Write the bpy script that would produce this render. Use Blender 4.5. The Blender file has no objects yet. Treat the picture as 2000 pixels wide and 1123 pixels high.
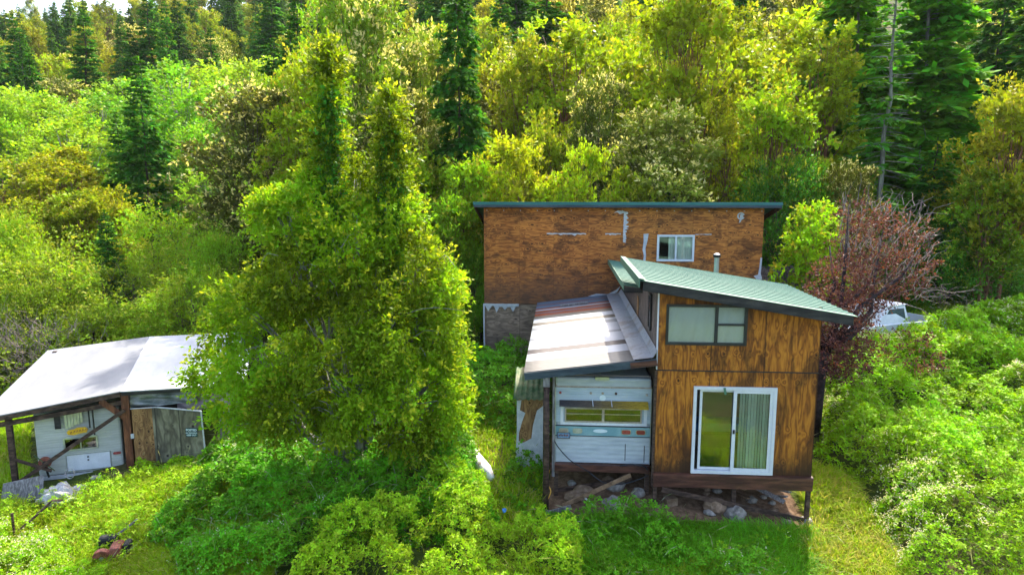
import bpy, math, random
import numpy as np
from mathutils import Vector, noise as mnoise
R = math.radians
SC = bpy.context.scene
COL = SC.collection
# ---------------------------------------------------------------- camera, sky, sun, exposure
CAM_H = 6.6; PITCH = 8.6; FPX = 1333.0
cd = bpy.data.cameras.new("camera"); cam = bpy.data.objects.new("camera", cd); COL.objects.link(cam)
cd.sensor_width = 36.0; cd.lens = 36.0*FPX/2000.0; cd.clip_start = 0.1; cd.clip_end = 2000
cam.location = (0, 0, CAM_H); cam.rotation_euler = (R(90-PITCH), 0, 0); SC.camera = cam
W = bpy.data.worlds.new("World"); SC.world = W; W.use_nodes = True
wn = W.node_tree; bg = wn.nodes["Background"]
sky = wn.nodes.new("ShaderNodeTexSky"); sky.sky_type = 'NISHITA'; sky.sun_disc = False
SUN = Vector((0.34, 0.80, 1.02)).normalized()
sky.sun_elevation = math.asin(SUN.z); sky.sun_rotation = math.atan2(SUN.x, SUN.y)
sky.dust_density = 4.0; sky.air_density = 1.0; sky.ozone_density = 0.6
wn.links.new(sky.outputs[0], bg.inputs[0]); bg.inputs[1].default_value = 0.15
sl = bpy.data.lights.new("sun", 'SUN'); sl.energy = 2.5; sl.angle = R(0.53); sl.color = (1.0, 0.94, 0.82)
so = bpy.data.objects.new("sun", sl); COL.objects.link(so); so.rotation_euler = SUN.to_track_quat('Z', 'Y').to_euler(); so.location = (30, 60, 90)
SC.view_settings.view_transform = 'Standard'; SC.view_settings.look = 'None'
SC.view_settings.gamma = 1.0; SC.view_settings.use_curve_mapping = False
SC.view_settings.exposure = 2.1
SC.cycles.max_bounces = 6; SC.cycles.diffuse_bounces = 2; SC.cycles.glossy_bounces = 3
SC.cycles.transmission_bounces = 4; SC.cycles.transparent_max_bounces = 8; SC.cycles.volume_bounces = 0
SC.cycles.caustics_reflective = False; SC.cycles.caustics_refractive = False

# ---------------------------------------------------------------- helpers: view rays used to lay out real positions
CP, SP = math.cos(R(PITCH)), math.sin(R(PITCH))
def ray(px, py):
    x = (px-1000)/FPX; u = -(py-561.5)/FPX
    return (x, CP+SP*u, -SP+CP*u)
def P(px, py, Y):
    r = ray(px, py); s = Y/r[1]; return (r[0]*s, Y, CAM_H+r[2]*s)
def proj(X, Y, Z):
    Z = Z-CAM_H; f = Y*CP-Z*SP; u = Y*SP+Z*CP
    return 1000+FPX*X/f, 561.5-FPX*u/f
# ---------------------------------------------------------------- numpy noise
def _h(ix, iy, iz, s):
    n = (ix.astype(np.int64)*374761393+iy.astype(np.int64)*668265263+iz.astype(np.int64)*2147483647+s*1274126177) & 0xffffffff
    n = ((n ^ (n >> 13))*1274126177) & 0xffffffff
    return ((n ^ (n >> 16)) & 0xffff)/65535.0
def vnoise(x, y, z=None, s=0):
    x = np.asarray(x, float); y = np.asarray(y, float); z = np.zeros_like(x) if z is None else np.asarray(z, float)
    ix, iy, iz = np.floor(x), np.floor(y), np.floor(z)
    fx, fy, fz = x-ix, y-iy, z-iz
    fx, fy, fz = [f*f*(3-2*f) for f in (fx, fy, fz)]
    o = 0
    for dx in (0, 1):
        for dy in (0, 1):
            for dz in (0, 1):
                w = (fx if dx else 1-fx)*(fy if dy else 1-fy)*(fz if dz else 1-fz)
                o = o+w*_h(ix+dx, iy+dy, iz+dz, s)
    return o
def fbm(x, y, s=0, o=3):
    r = 0; a = .5; t = 0
    for k in range(o):
        r = r+a*vnoise(x*2**k, y*2**k, None, s+k); t += a; a *= .5
    return r/t
# ---------------------------------------------------------------- terrain
def sstep(a, b, t):
    t = np.clip((t-a)/(b-a), 0, 1); return t*t*(3-2*t)
def ground(x, y):
    x = np.asarray(x, float); y = np.asarray(y, float)
    xc = 3-np.log1p(np.exp(np.clip((3-x)*1.5, -40, 40)))/1.5
    xc = np.maximum(xc, -30+0*xc)
    yn = np.minimum(y, 32)
    z = -3.157+.0854*xc+.1417*yn
    z = z-.42*np.exp(-((x-7.2)/2.6)**2-((y-13)/5.5)**2)
    z = z+.10*(fbm(x*.35, y*.35, 5)-.5)*sstep(6, 14, np.abs(x-3)+np.abs(y-17)*.3)
    az = x/np.maximum(y, 20)
    S = .335+.10*sstep(-.46, -.12, az)
    d = np.maximum(y-32, 0)
    ramp = S*(d-18*(1-np.exp(-d/18)))+.05*d*sstep(-.2, .3, az)
    crest = 175+150*sstep(-.45, .1, az)+30*(fbm(x*.012, y*.0+3, 9)-.5)
    over = np.maximum(d-crest, 0)
    ramp = ramp-.34*over
    z = z+ramp+(fbm(x*.03, y*.03, 2)-.5)*np.minimum(d*.08, 9)
    return z
def gz(x, y): return float(ground(np.array([x]), np.array([y]))[0])
def Gp(px, py):
    """first ground point along the view ray of a pixel (marched)"""
    r = ray(px, py); Y = np.arange(4, 60, .04); X = r[0]/r[1]*Y; Z = CAM_H+r[2]/r[1]*Y
    k = np.argmax(Z < ground(X, Y)); return float(X[k]), float(Y[k])
# ---------------------------------------------------------------- mesh building
class MB:
    def __init__(s): s.v = []; s.f = []; s.m = []
    def add(s, vs, fs, m=0):
        n = len(s.v); s.v += [tuple(v) for v in vs]
        for f in fs: s.f.append([n+i for i in f]); s.m.append(m)
        return s
    def box(s, x0, x1, y0, y1, z0, z1, m=0):
        v = [(x, y, z) for x in (x0, x1) for y in (y0, y1) for z in (z0, z1)]
        return s.add(v, [(0, 1, 3, 2), (4, 6, 7, 5), (0, 4, 5, 1), (2, 3, 7, 6), (0, 2, 6, 4), (1, 5, 7, 3)], m)
    def beam(s, a, b, w, h, up=(0, 0, 1), m=0):
        a = Vector(a); b = Vector(b); d = (b-a).normalized(); up = Vector(up)
        if abs(d.dot(up)) > .98: up = Vector((0, 1, 0))
        x = d.cross(up).normalized(); z = x.cross(d).normalized(); v = []
        for p in (a, b):
            for i, j in ((-1, -1), (1, -1), (1, 1), (-1, 1)): v.append(p+x*(i*w/2)+z*(j*h/2))
        return s.add(v, [(0, 1, 2, 3), (7, 6, 5, 4), (0, 4, 5, 1), (1, 5, 6, 2), (2, 6, 7, 3), (3, 7, 4, 0)], m)
    def tube(s, pts, rad, n=8, m=0, caps=True):
        pts = [Vector(p) for p in pts]; k = len(pts)
        if not hasattr(rad, '__len__'): rad = [rad]*k
        vs = []
        for i, p in enumerate(pts):
            d = (pts[min(i+1, k-1)]-pts[max(i-1, 0)])
            if d.length < 1e-6: d = Vector((0, 0, 1))
            d.normalize(); u = Vector((1, 0, 0)) if abs(d.x) < .8 else Vector((0, 1, 0))
            x = d.cross(u).normalized(); y = d.cross(x)
            for j in range(n):
                t = 2*math.pi*j/n; vs.append(p+x*(rad[i]*math.cos(t))+y*(rad[i]*math.sin(t)))
        fs = []
        for i in range(k-1):
            for j in range(n):
                a = i*n+j; b = i*n+(j+1) % n; fs.append((a, a+n, b+n, b))
        if caps: fs.append(tuple(range(n))); fs.append(tuple(range(k*n-1, (k-1)*n-1, -1)))
        return s.add(vs, fs, m)
    def prism(s, poly, off, m=0):
        n = len(poly); off = Vector(off); a = [Vector(p) for p in poly]; b = [p+off for p in a]
        fs = [tuple(range(n)), tuple(range(2*n-1, n-1, -1))]+[(i, i+n, (i+1) % n+n, (i+1) % n) for i in range(n)]
        return s.add(a+b, fs, m)
    def build(s, name, mats, parent=None, smooth=False, bevel=0):
        me = bpy.data.meshes.new(name); me.from_pydata(s.v, [], s.f)
        mats = mats if isinstance(mats, (list, tuple)) else [mats]
        for m in mats: me.materials.append(m)
        if len(mats) > 1: me.polygons.foreach_set('material_index', s.m)
        if smooth: me.polygons.foreach_set('use_smooth', [True]*len(s.f))
        me.update(); me.validate()
        o = bpy.data.objects.new(name, me); COL.objects.link(o)
        if parent: o.parent = parent
        if bevel:
            b = o.modifiers.new('bevel', 'BEVEL'); b.width = bevel; b.segments = 2; b.limit_method = 'ANGLE'
        return o
def tag(o, label=None, cat=None, group=None, kind=None):
    if label: o['label'] = label
    if cat: o['category'] = cat
    if group: o['group'] = group
    if kind: o['kind'] = kind
    return o
def empty(name, loc=(0, 0, 0), rz=0, label=None, cat=None, group=None):
    o = bpy.data.objects.new(name, None); COL.objects.link(o); o.location = loc; o.rotation_euler = (0, 0, rz)
    o.empty_display_size = .2
    return tag(o, label, cat, group)
def quadmesh(name, V, mat, tone=None, tip=None, parent=None, extra=None):
    """V: (N,4,3) array of quads -> one mesh object; extra = MB with trunk geometry (material slot 1)"""
    N = len(V); me = bpy.data.meshes.new(name)
    co = V.reshape(-1, 3); nv = len(co); me.vertices.add(nv); me.vertices.foreach_set('co', co.astype(np.float32).ravel())
    me.loops.add(nv); me.loops.foreach_set('vertex_index', np.arange(nv, dtype=np.int32))
    me.polygons.add(N); me.polygons.foreach_set('loop_start', (np.arange(N)*4).astype(np.int32))
    me.update(calc_edges=True)
    me.materials.append(mat)
    for nm, arr in (('tone', tone), ('tip', tip)):
        at = me.attributes.new(nm, 'FLOAT', 'FACE')
        at.data.foreach_set('value', (np.zeros(N) if arr is None else arr).astype(np.float32))
    o = bpy.data.objects.new(name, me); COL.objects.link(o)
    if parent: o.parent = parent
    return o
# ---------------------------------------------------------------- materials
class NT:
    def __init__(s, name):
        s.m = bpy.data.materials.new(name); s.m.use_nodes = True; s.t = s.m.node_tree; s.b = s.t.nodes['Principled BSDF']
        s.out = s.t.nodes['Material Output']
    def n(s, ty, **k):
        o = s.t.nodes.new('ShaderNode'+ty)
        for a, b in k.items(): setattr(o, a, b)
        return o
    def set(s, node, **k):
        for a, b in k.items():
            a = a.replace('_', ' ')
            if hasattr(b, 'node'): s.t.links.new(b, node.inputs[a])
            else: node.inputs[a].default_value = b
        return node
    def lk(s, a, b): s.t.links.new(a, b)
    def coord(s, kind='Object', scale=(1, 1, 1), loc=(0, 0, 0), rot=(0, 0, 0)):
        c = s.n('TexCoord'); mp = s.n('Mapping'); s.lk(c.outputs[kind], mp.inputs[0])
        mp.inputs['Scale'].default_value = scale; mp.inputs['Location'].default_value = loc; mp.inputs['Rotation'].default_value = rot
        return mp.outputs[0]
    def noise(s, vec, scale=5, detail=4, rough=.55, dist=0):
        o = s.n('TexNoise'); s.set(o, Scale=scale, Detail=detail, Roughness=rough, Distortion=dist); s.lk(vec, o.inputs['Vector']); return o.outputs['Fac']
    def ramp(s, fac, stops, interp='LINEAR'):
        o = s.n('ValToRGB'); o.color_ramp.interpolation = interp; e = o.color_ramp.elements
        while len(e) < len(stops): e.new(.5)
        for i, (p, c) in enumerate(stops):
            e[i].position = p; e[i].color = (c[0], c[1], c[2], 1) if hasattr(c, '__len__') else (c, c, c, 1)
        s.lk(fac, o.inputs[0]); return o.outputs[0]
    def math(s, op, a, b=None, c=None):
        o = s.n('Math', operation=op)
        for i, q in enumerate((a, b, c)):
            if q is None: continue
            if hasattr(q, 'node'): s.lk(q, o.inputs[i])
            else: o.inputs[i].default_value = q
        return o.outputs[0]
    def mix(s, fac, a, b, mode='MIX'):
        o = s.n('Mix', data_type='RGBA', blend_type=mode)
        for i, q in ((0, fac), (6, a), (7, b)):
            if hasattr(q, 'node'): s.lk(q, o.inputs[i])
            elif i == 0: o.inputs[0].default_value = q
            else: o.inputs[i].default_value = (q[0], q[1], q[2], 1)
        return o.outputs[2]
    def base(s, c, rough=.7, metal=0, spec=.3):
        if hasattr(c, 'node'): s.lk(c, s.b.inputs['Base Color'])
        else: s.b.inputs['Base Color'].default_value = (c[0], c[1], c[2], 1)
        if hasattr(rough, 'node'): s.lk(rough, s.b.inputs['Roughness'])
        else: s.b.inputs['Roughness'].default_value = rough
        s.b.inputs['Metallic'].default_value = metal; s.b.inputs['Specular IOR Level'].default_value = spec
        return s
    def bump(s, h, strength=.3, dist=.02):
        o = s.n('Bump'); s.set(o, Strength=strength, Distance=dist); s.lk(h, o.inputs['Height']); s.lk(o.outputs[0], s.b.inputs['Normal']); return s

def dirty(name, c1, c2, scale=3, rough=.6, metal=0, spec=.3, stretch=(1, 1, 1), lo=.42, hi=.68, bump=.1, fine=.55):
    k = NT(name); v = k.coord(scale=stretch)
    n = k.noise(v, scale, 6, .62); col = k.ramp(n, [(lo, c1), (hi, c2)])
    n2 = k.noise(v, scale*9, 4, .6)
    col = k.mix(fine if bump else .12, col, k.ramp(n2, [(.3, .55), (.7, 1.25)]), 'MULTIPLY')
    k.base(col, rough, metal, spec)
    if bump: k.bump(n2, bump, .01)
    return k.m
def plywood(name, light, mid, dark, axis='v', sheet=1.22, sheeth=None, knots=.6, stain=.5, rings=16, seam=.9, low=None, knotrow=None, gs=2.6, svar=(.72, 1.22), zlo=None):
    """weathered plywood: peeled-veneer ring figure along the grain, sheets, seams, knots, water stains. plane = local X/Z"""
    k = NT(name); c = k.n('TexCoord'); sx = k.n('SeparateXYZ'); k.lk(c.outputs['Object'], sx.inputs[0])
    X = k.math('ADD', sx.outputs[0], sx.outputs[1]); Z = sx.outputs[2]
    cell = k.math('FLOOR', k.math('DIVIDE', X, sheet)); cz = k.math('FLOOR', k.math('DIVIDE', k.math('ADD', Z, -.005), sheeth)) if sheeth else None
    cc = k.n('CombineXYZ'); k.lk(cell, cc.inputs[0])
    if cz: k.lk(cz, cc.inputs[1])
    wn_ = k.n('TexWhiteNoise', noise_dimensions='3D'); k.lk(cc.outputs[0], wn_.inputs[0]); rnd = wn_.outputs[0]
    off = k.math('MULTIPLY', rnd, 37.0)
    g = k.n('CombineXYZ')
    if axis == 'v':
        k.lk(k.math('MULTIPLY', X, 1.0), g.inputs[0]); k.lk(k.math('MULTIPLY', Z, .16), g.inputs[2])
    else:
        k.lk(k.math('MULTIPLY', X, .16), g.inputs[0]); k.lk(k.math('MULTIPLY', Z, 1.0), g.inputs[2])
    k.lk(off, g.inputs[1])
    f = k.noise(g.outputs[0], gs, 3.5, .5, .35)
    # knots bend the rings
    kv = k.n('CombineXYZ')
    k.lk(k.math('MULTIPLY', X, 5.5 if axis == 'v' else 2.6), kv.inputs[0]); k.lk(k.math('MULTIPLY', Z, 3.2 if axis == 'v' else 5.5), kv.inputs[2]); k.lk(off, kv.inputs[1])
    vo = k.n('TexVoronoi', feature='F1'); k.lk(kv.outputs[0], vo.inputs['Vector']); vo.inputs['Scale'].default_value = 1.0; vo.inputs['Randomness'].default_value = .8
    kd = vo.outputs['Distance']
    kf = k.n('MapRange', interpolation_type='SMOOTHSTEP'); k.set(kf, Value=kd); kf.inputs[1].default_value = .5; kf.inputs[2].default_value = 0; kf.inputs[3].default_value = 0; kf.inputs[4].default_value = 1
    if knotrow:
        kr = 0.0
        for zc in knotrow:
            q = k.math('DIVIDE', k.math('ADD', Z, -zc), .10); kr = k.math('ADD', k.math('EXPONENT', k.math('MULTIPLY', k.math('MULTIPLY', q, q), -1.0)), kr)
        kfac = k.math('MULTIPLY', kf.outputs[0], k.math('MINIMUM', kr, 1.0))
    else: kfac = kf.outputs[0]
    fld = k.math('ADD', f, k.math('MULTIPLY', kfac, .30*knots))
    ring = k.math('PINGPONG', k.math('MULTIPLY', fld, rings), 1.0)
    fine = k.noise(g.outputs[0], 26, 4, .7)
    v = k.math('ADD', k.math('MULTIPLY', ring, .50), k.math('MULTIPLY', fine, .5))
    col = k.ramp(v, [(.12, dark), (.45, mid), (.85, light)])
    # per sheet tone
    col = k.mix(.8, col, k.ramp(rnd, [(0, svar[0]), (1, svar[1])]), 'MULTIPLY')
    # knot hearts
    kc = k.ramp(k.math('MULTIPLY', kfac, 1.0), [(.80, 0), (.93, 1)]); col = k.mix(kc, col, (dark[0]*.35, dark[1]*.3, dark[2]*.3))
    # soaked, blackened areas with shapes of their own
    sv = k.n('CombineXYZ'); k.lk(k.math('MULTIPLY', X, 1.5 if axis == 'v' else .8), sv.inputs[0]); k.lk(k.math('MULTIPLY', Z, .45 if axis == 'v' else 1.2), sv.inputs[2])
    st = k.noise(sv.outputs[0], 1.6, 7, .68, .6)
    stn = k.ramp(st, [(.49, 0), (.60, 1)])
    col = k.mix(k.math('MULTIPLY', stn, stain), col, (dark[0]*.4, dark[1]*.4, dark[2]*.45))
    if zlo:
        for (z0, z1, colr, amt) in zlo:
            mr = k.n('MapRange', interpolation_type='SMOOTHSTEP'); k.lk(k.math('ADD', Z, k.math('MULTIPLY', k.math('ADD', k.noise(sv.outputs[0], 5, 5, .7), -.5), 1.3*abs(z1-z0))), mr.inputs[0])
            mr.inputs[1].default_value = z0; mr.inputs[2].default_value = z1; mr.inputs[3].default_value = 1; mr.inputs[4].default_value = 0
            col = k.mix(k.math('MULTIPLY', mr.outputs[0], amt), col, colr)
    if seam:
        fr = k.math('PINGPONG', X, sheet/2)
        sm = k.n('MapRange'); k.lk(k.math('ABSOLUTE', k.math('PINGPONG', k.math('ADD', X, 0), sheet)), sm.inputs[0])
        sm.inputs[1].default_value = .004; sm.inputs[2].default_value = .016; sm.inputs[3].default_value = 1; sm.inputs[4].default_value = 0
        sm2 = k.n('MapRange'); k.lk(k.math('PINGPONG', X, sheet), sm2.inputs[0]); sm2.inputs[1].default_value = sheet-.016; sm2.inputs[2].default_value = sheet-.004; sm2.inputs[3].default_value = 0; sm2.inputs[4].default_value = 1
        col = k.mix(k.math('MULTIPLY', k.math('MAXIMUM', sm.outputs[0], sm2.outputs[0]), seam), col, (dark[0]*.3, dark[1]*.3, dark[2]*.3))
    k.base(col, .62, 0, .3); k.bump(v, .35, .01)
    return k.m
def leafmat(name, col, tipcol, var=.35, trans=.45, hue=.03, spec=.13):
    k = NT(name); oi = k.n('ObjectInfo')
    at = k.n('Attribute', attribute_name='tone'); tp = k.n('Attribute', attribute_name='tip')
    col = tuple(min(.6, q*1.30) for q in col); var = min(.82, var*1.25)
    c = k.mix(1.0, (col[0], col[1], col[2]), oi.outputs['Color'], 'MULTIPLY')
    hs = k.n('HueSaturation'); k.lk(c, hs.inputs['Color'])
    k.lk(k.math('ADD', .5-hue, k.math('MULTIPLY', at.outputs['Fac'], 2*hue)), hs.inputs['Hue'])
    k.lk(k.math('ADD', 1-var, k.math('MULTIPLY', at.outputs['Fac'], 2*var)), hs.inputs['Value'])
    c = k.mix(tp.outputs['Fac'], hs.outputs[0], tipcol)
    k.base(c, .5 if spec > .1 else .7, 0, spec)
    tr = k.n('BsdfTranslucent'); k.lk(k.mix(1.0, c, (1.2, 1.2, .5), 'MULTIPLY'), tr.inputs[0])
    mx = k.n('MixShader'); mx.inputs[0].default_value = trans
    k.lk(k.b.outputs[0], mx.inputs[1]); k.lk(tr.outputs[0], mx.inputs[2]); k.lk(mx.outputs[0], k.out.inputs[0])
    return k.m
def glass(name, tint=(.75, .82, .8), refl=.12):
    k = NT(name); tr = k.n('BsdfTransparent'); tr.inputs[0].default_value = (*tint, 1)
    gl = k.n('BsdfGlossy'); gl.inputs['Roughness'].default_value = .03
    fr = k.n('Fresnel'); fr.inputs[0].default_value = 1.5
    mx = k.n('MixShader'); k.lk(k.math('ADD', fr.outputs[0], refl), mx.inputs[0]); k.lk(tr.outputs[0], mx.inputs[1]); k.lk(gl.outputs[0], mx.inputs[2]); k.lk(mx.outputs[0], k.out.inputs[0])
    return k.m

M = {}
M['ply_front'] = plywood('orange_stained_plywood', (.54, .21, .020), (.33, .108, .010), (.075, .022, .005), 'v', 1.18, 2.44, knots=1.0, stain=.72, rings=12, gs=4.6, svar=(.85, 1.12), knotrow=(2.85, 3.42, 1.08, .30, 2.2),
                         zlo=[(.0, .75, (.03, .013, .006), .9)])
M['ply_big'] = plywood('brown_weathered_plywood', (.62, .235, .045), (.38, .12, .020), (.075, .023, .008), 'h', 1.22, 1.22, knots=1.0, stain=.62, rings=13, seam=.25, gs=4.4, svar=(.86, 1.12),
                       zlo=[(2.4, 4.1, (.10, .052, .036), .72)])
M['ply_grey'] = plywood('greyed_plywood', (.36, .26, .19), (.24, .165, .12), (.10, .07, .055), 'h', 1.22, 1.22, knots=.5, stain=.3, rings=14, seam=.5)
M['ply_dark'] = plywood('blackened_side_plywood', (.20, .15, .12), (.09, .065, .055), (.025, .02, .02), 'v', 1.22, None, knots=.7, stain=.6, rings=14)
M['ply_tan'] = plywood('bare_tan_plywood', (.42, .24, .10), (.26, .13, .05), (.10, .045, .02), 'v', 1.22, None, knots=.8, stain=.4, rings=18, seam=0)
M['ply_mossy'] = plywood('mossy_grey_door_boards', (.30, .28, .19), (.17, .155, .10), (.07, .06, .045), 'v', .42, None, knots=.3, stain=.5, rings=12, seam=.8)
M['wood_dark'] = dirty('dark_weathered_wood', (.035, .020, .014), (.14, .085, .06), 5, .75, stretch=(1, 1, 3))
M['wood_rim'] = dirty('dark_red_brown_timber', (.05, .016, .010), (.16, .06, .035), 3, .55, spec=.4, stretch=(.5, 1, 4))
M['wood_red'] = dirty('reddish_post_timber', (.10, .035, .015), (.26, .10, .045), 4, .7, stretch=(3, 3, .6))
M['wood_grey'] = dirty('silver_grey_wood', (.13, .12, .12), (.34, .32, .32), 6, .8, stretch=(4, 4, .7))
M['wood_lt'] = dirty('pale_brown_plank', (.14, .08, .045), (.34, .21, .12), 5, .8, stretch=(1, 1, 1))
M['roof_green'] = dirty('pale_green_metal_roofing', (.055, .158, .102), (.073, .187, .123), 1.2, .5, .0, .5, bump=.0)
M['trim_green'] = dirty('green_metal_trim', (.06, .15, .10), (.08, .18, .125), 2, .45, .0, .5, bump=.0)
M['fascia_teal'] = dirty('teal_metal_roof_edge', (.012, .12, .11), (.04, .17, .16), 1.2, .4, .1, .5, stretch=(.5, 1, 2), bump=.0)
M['fascia_blue'] = dirty('blue_grey_fascia', (.025, .04, .055), (.07, .10, .12), 2, .6, stretch=(.4, 1, 2))
M['fascia_dark'] = dirty('charcoal_fascia_board', (.018, .018, .018), (.06, .055, .05), 4, .7, stretch=(.5, 1, 2))
M['soffit'] = dirty('brown_soffit', (.06, .03, .018), (.14, .07, .04), 4, .8)
M['white_vinyl'] = dirty('white_vinyl', (.60, .62, .66), (.68, .70, .74), 2, .4, spec=.5, bump=0)
M['black_frame'] = dirty('black_window_frame', (.012, .014, .013), (.03, .032, .03), 4, .45, spec=.5, bump=0)
M['glass'] = glass('window_glass', (.93, .97, .95), .03)
M['glass_refl'] = glass('reflective_door_glass', (.62, .68, .62), .12)
M['glass_dark'] = glass('old_camper_glass', (.55, .56, .45), .06)
M['dark'] = dirty('dark_interior', (.015, .012, .010), (.04, .03, .025), 2, .9, bump=0)
M['room'] = dirty('interior_wall', (.16, .13, .10), (.22, .18, .14), 2, .9, bump=0)
M['curtain'] = dirty('pale_sheet_curtain', (.88, .89, .78), (.93, .94, .86), 3, .9, bump=0)
M['blind'] = dirty('vertical_blind_vinyl', (.55, .68, .60), (.68, .78, .70), 3, .6, bump=0)
M['wrap'] = dirty('white_house_wrap', (.45, .47, .52), (.62, .62, .65), 6, .6)
M['stone'] = dirty('grey_field_stone', (.16, .14, .12), (.38, .34, .30), 5, .85)
M['stone_brown'] = dirty('brown_rock', (.16, .10, .06), (.32, .22, .15), 5, .85)
M['concrete'] = dirty('concrete', (.24, .22, .20), (.42, .40, .37), 6, .85)
M['bark'] = dirty('brown_bark', (.05, .035, .028), (.16, .115, .09), 6, .9, stretch=(2, 2, .4))
M['bark_red'] = dirty('reddish_madrone_bark', (.16, .06, .03), (.30, .15, .09), 3, .7, stretch=(1, 1, .4))
M['bark_grey'] = dirty('lichen_grey_bark', (.14, .13, .11), (.36, .36, .30), 5, .9, stretch=(2, 2, .5))
M['bark_dark'] = dirty('dark_plum_bark', (.015, .010, .010), (.06, .04, .04), 6, .9)
M['twig'] = dirty('dead_grey_twigs', (.16, .12, .10), (.34, .27, .23), 8, .9)
M['rubber'] = dirty('black_rubber', (.01, .01, .01), (.03, .03, .03), 5, .7, bump=0)
M['cable'] = dirty('black_cable', (.015, .017, .022), (.04, .045, .055), 5, .5, bump=0)
M['red_lens'] = dirty('red_tail_lens', (.26, .035, .03), (.42, .09, .08), 12, .3, spec=.5, bump=0)
M['dull_lens'] = dirty('faded_lens', (.36, .38, .26), (.5, .5, .38), 14, .5, bump=0)
M['yellow'] = dirty('yellow_paint', (.62, .34, .01), (.78, .50, .03), 9, .5, bump=0)
M['black'] = dirty('black_paint', (.01, .01, .01), (.02, .02, .02), 4, .5, bump=0)
M['red_paint'] = dirty('faded_red_paint', (.16, .05, .03), (.42, .13, .09), 7, .6)
M['teal_sign'] = dirty('dark_teal_sign', (.012, .05, .055), (.025, .08, .085), 4, .5, bump=0)
M['letters'] = dirty('pale_sign_letters', (.62, .72, .74), (.75, .82, .84), 4, .5, bump=0)
M['steel'] = dirty('galvanised_pipe', (.45, .48, .47), (.62, .66, .64), 5, .3, .7, bump=0)
M['tin_white'] = dirty('aged_white_sheet_roof', (.36, .36, .38), (.50, .50, .52), 1.1, .5, 0, .3, stretch=(1, .3, 1), lo=.3, hi=.6, bump=.0)
M['tin_grey'] = dirty('grey_sheet_roof', (.18, .18, .19), (.235, .235, .24), 1.1, .6, 0, .3, stretch=(1, .3, 1), lo=.3, hi=.6, bump=.0)
M['mossy_tin'] = dirty('mossy_green_sheet', (.045, .10, .035), (.20, .20, .11), 5, .7, stretch=(1, 1, .4))
M['flash'] = dirty('dull_flashing', (.30, .31, .33), (.20, .15, .11), 1.7, .55, .1, .4, lo=.5, hi=.75)
M['tarp_grey'] = dirty('grey_green_tarp', (.14, .17, .15), (.40, .40, .42), 4, .4, spec=.5, stretch=(.6, 1, 2))
M['tarp_pink'] = dirty('faded_pinkish_tarp', (.30, .23, .25), (.50, .40, .43), 4, .6, stretch=(.6, 1, 2))
M['tarp_white'] = dirty('dirty_white_tarp', (.30, .29, .28), (.56, .56, .57), 5, .6, bump=.4)
M['hose'] = dirty('orange_cord', (.55, .28, .03), (.7, .4, .08), 8, .6, bump=0)
M['truck_white'] = dirty('chalky_white_truck_paint', (.62, .65, .70), (.75, .77, .82), 3, .35, spec=.5, bump=0)
M['log_white'] = dirty('bleached_white_log', (.30, .22, .20), (.82, .78, .78), 6, .8, lo=.38, hi=.5)
M['hay'] = dirty('brown_gravel_bank', (.08, .065, .06), (.26, .20, .19), 14, .95)
M['blue'] = dirty('blue_plastic', (.02, .12, .35), (.05, .22, .50), 6, .5, bump=0)
# camper cladding: white with horizontal ribs
def siding(name, c1, c2, freq, streak=(.45, .50, .52)):
    k = NT(name); v = k.coord(scale=(1, 1, 1)); sx = k.n('SeparateXYZ'); k.lk(v, sx.inputs[0])
    col = k.ramp(k.noise(k.coord(scale=(.6, .6, 3)), 3, 6, .65), [(.35, c1), (.65, c2)])
    col = k.mix(k.ramp(k.noise(k.coord(scale=(3, 3, .5)), 4, 6, .7), [(.56, 0), (.75, .7)]), col, streak)
    w = k.math('SINE', k.math('MULTIPLY', sx.outputs[2], freq*6.283))
    col = k.mix(.18, col, k.ramp(w, [(.0, .72), (.25, 1.05)]), 'MULTIPLY')
    k.base(col, .45, 0, .4); k.bump(w, .25, .006); return k.m
M['camper'] = siding('pale_blue_white_camper_skin', (.36, .45, .52), (.48, .56, .62), 16)
M['camper_lo'] = siding('white_camper_skin', (.38, .43, .46), (.52, .57, .59), 9)
M['camper2'] = siding('cream_white_ribbed_skin', (.40, .42, .38), (.52, .54, .50), 14, (.40, .40, .36))
M['band'] = dirty('faded_turquoise_band', (.17, .33, .36), (.26, .42, .44), 3, .5, stretch=(1, 1, 2), bump=0)
M['cream'] = dirty('cream_camper_brow', (.36, .30, .22), (.50, .44, .36), 2, .6)
# banded lean-to roof
def banded():
    k = NT('painted_corrugated_bands'); c = k.n('TexCoord'); sx = k.n('SeparateXYZ'); k.lk(c.outputs['Object'], sx.inputs[0])
    Y = k.math('DIVIDE', k.math('ADD', sx.outputs[1], .2), 10.0)
    be = (.20, .18, .155); wh = (.52, .52, .53); ta = (.115, .095, .085); lg = (.30, .295, .29); ru = (.24, .055, .014); bl = (.11, .14, .18); tn = (.17, .145, .11)
    B = [(-.2, be), (.85, wh), (1.5, ta), (1.95, wh), (3.0, lg), (3.3, wh), (4.3, lg), (4.7, wh), (5.0, tn), (5.4, wh), (6.0, tn), (6.45, ru), (6.95, bl), (7.1, ru), (7.45, (.34, .34, .35)), (7.65, ru), (7.85, bl), (8.4, ru), (8.55, bl)]
    # ramp holds at most 32 stops
    col = k.ramp(Y, [((b+.2)/10.0, cc) for b, cc in B], 'CONSTANT')
    n = k.noise(k.coord(scale=(.5, 3, 1)), 3, 6, .65); col = k.mix(.7, col, k.ramp(n, [(.3, .8), (.7, 1.12)]), 'MULTIPLY')
    r2 = k.ramp(k.noise(k.coord(scale=(.6, 5, 1)), 2.2, 5, .7), [(.50, 0), (.6, 1)])
    far = k.ramp(Y, [(.665, 0), (.69, 1)]); col = k.mix(k.math('MULTIPLY', k.math('MULTIPLY', r2, far), .35), col, bl)
    k.base(col, .5, 0, .3); return k.m
M['banded'] = banded()
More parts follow.
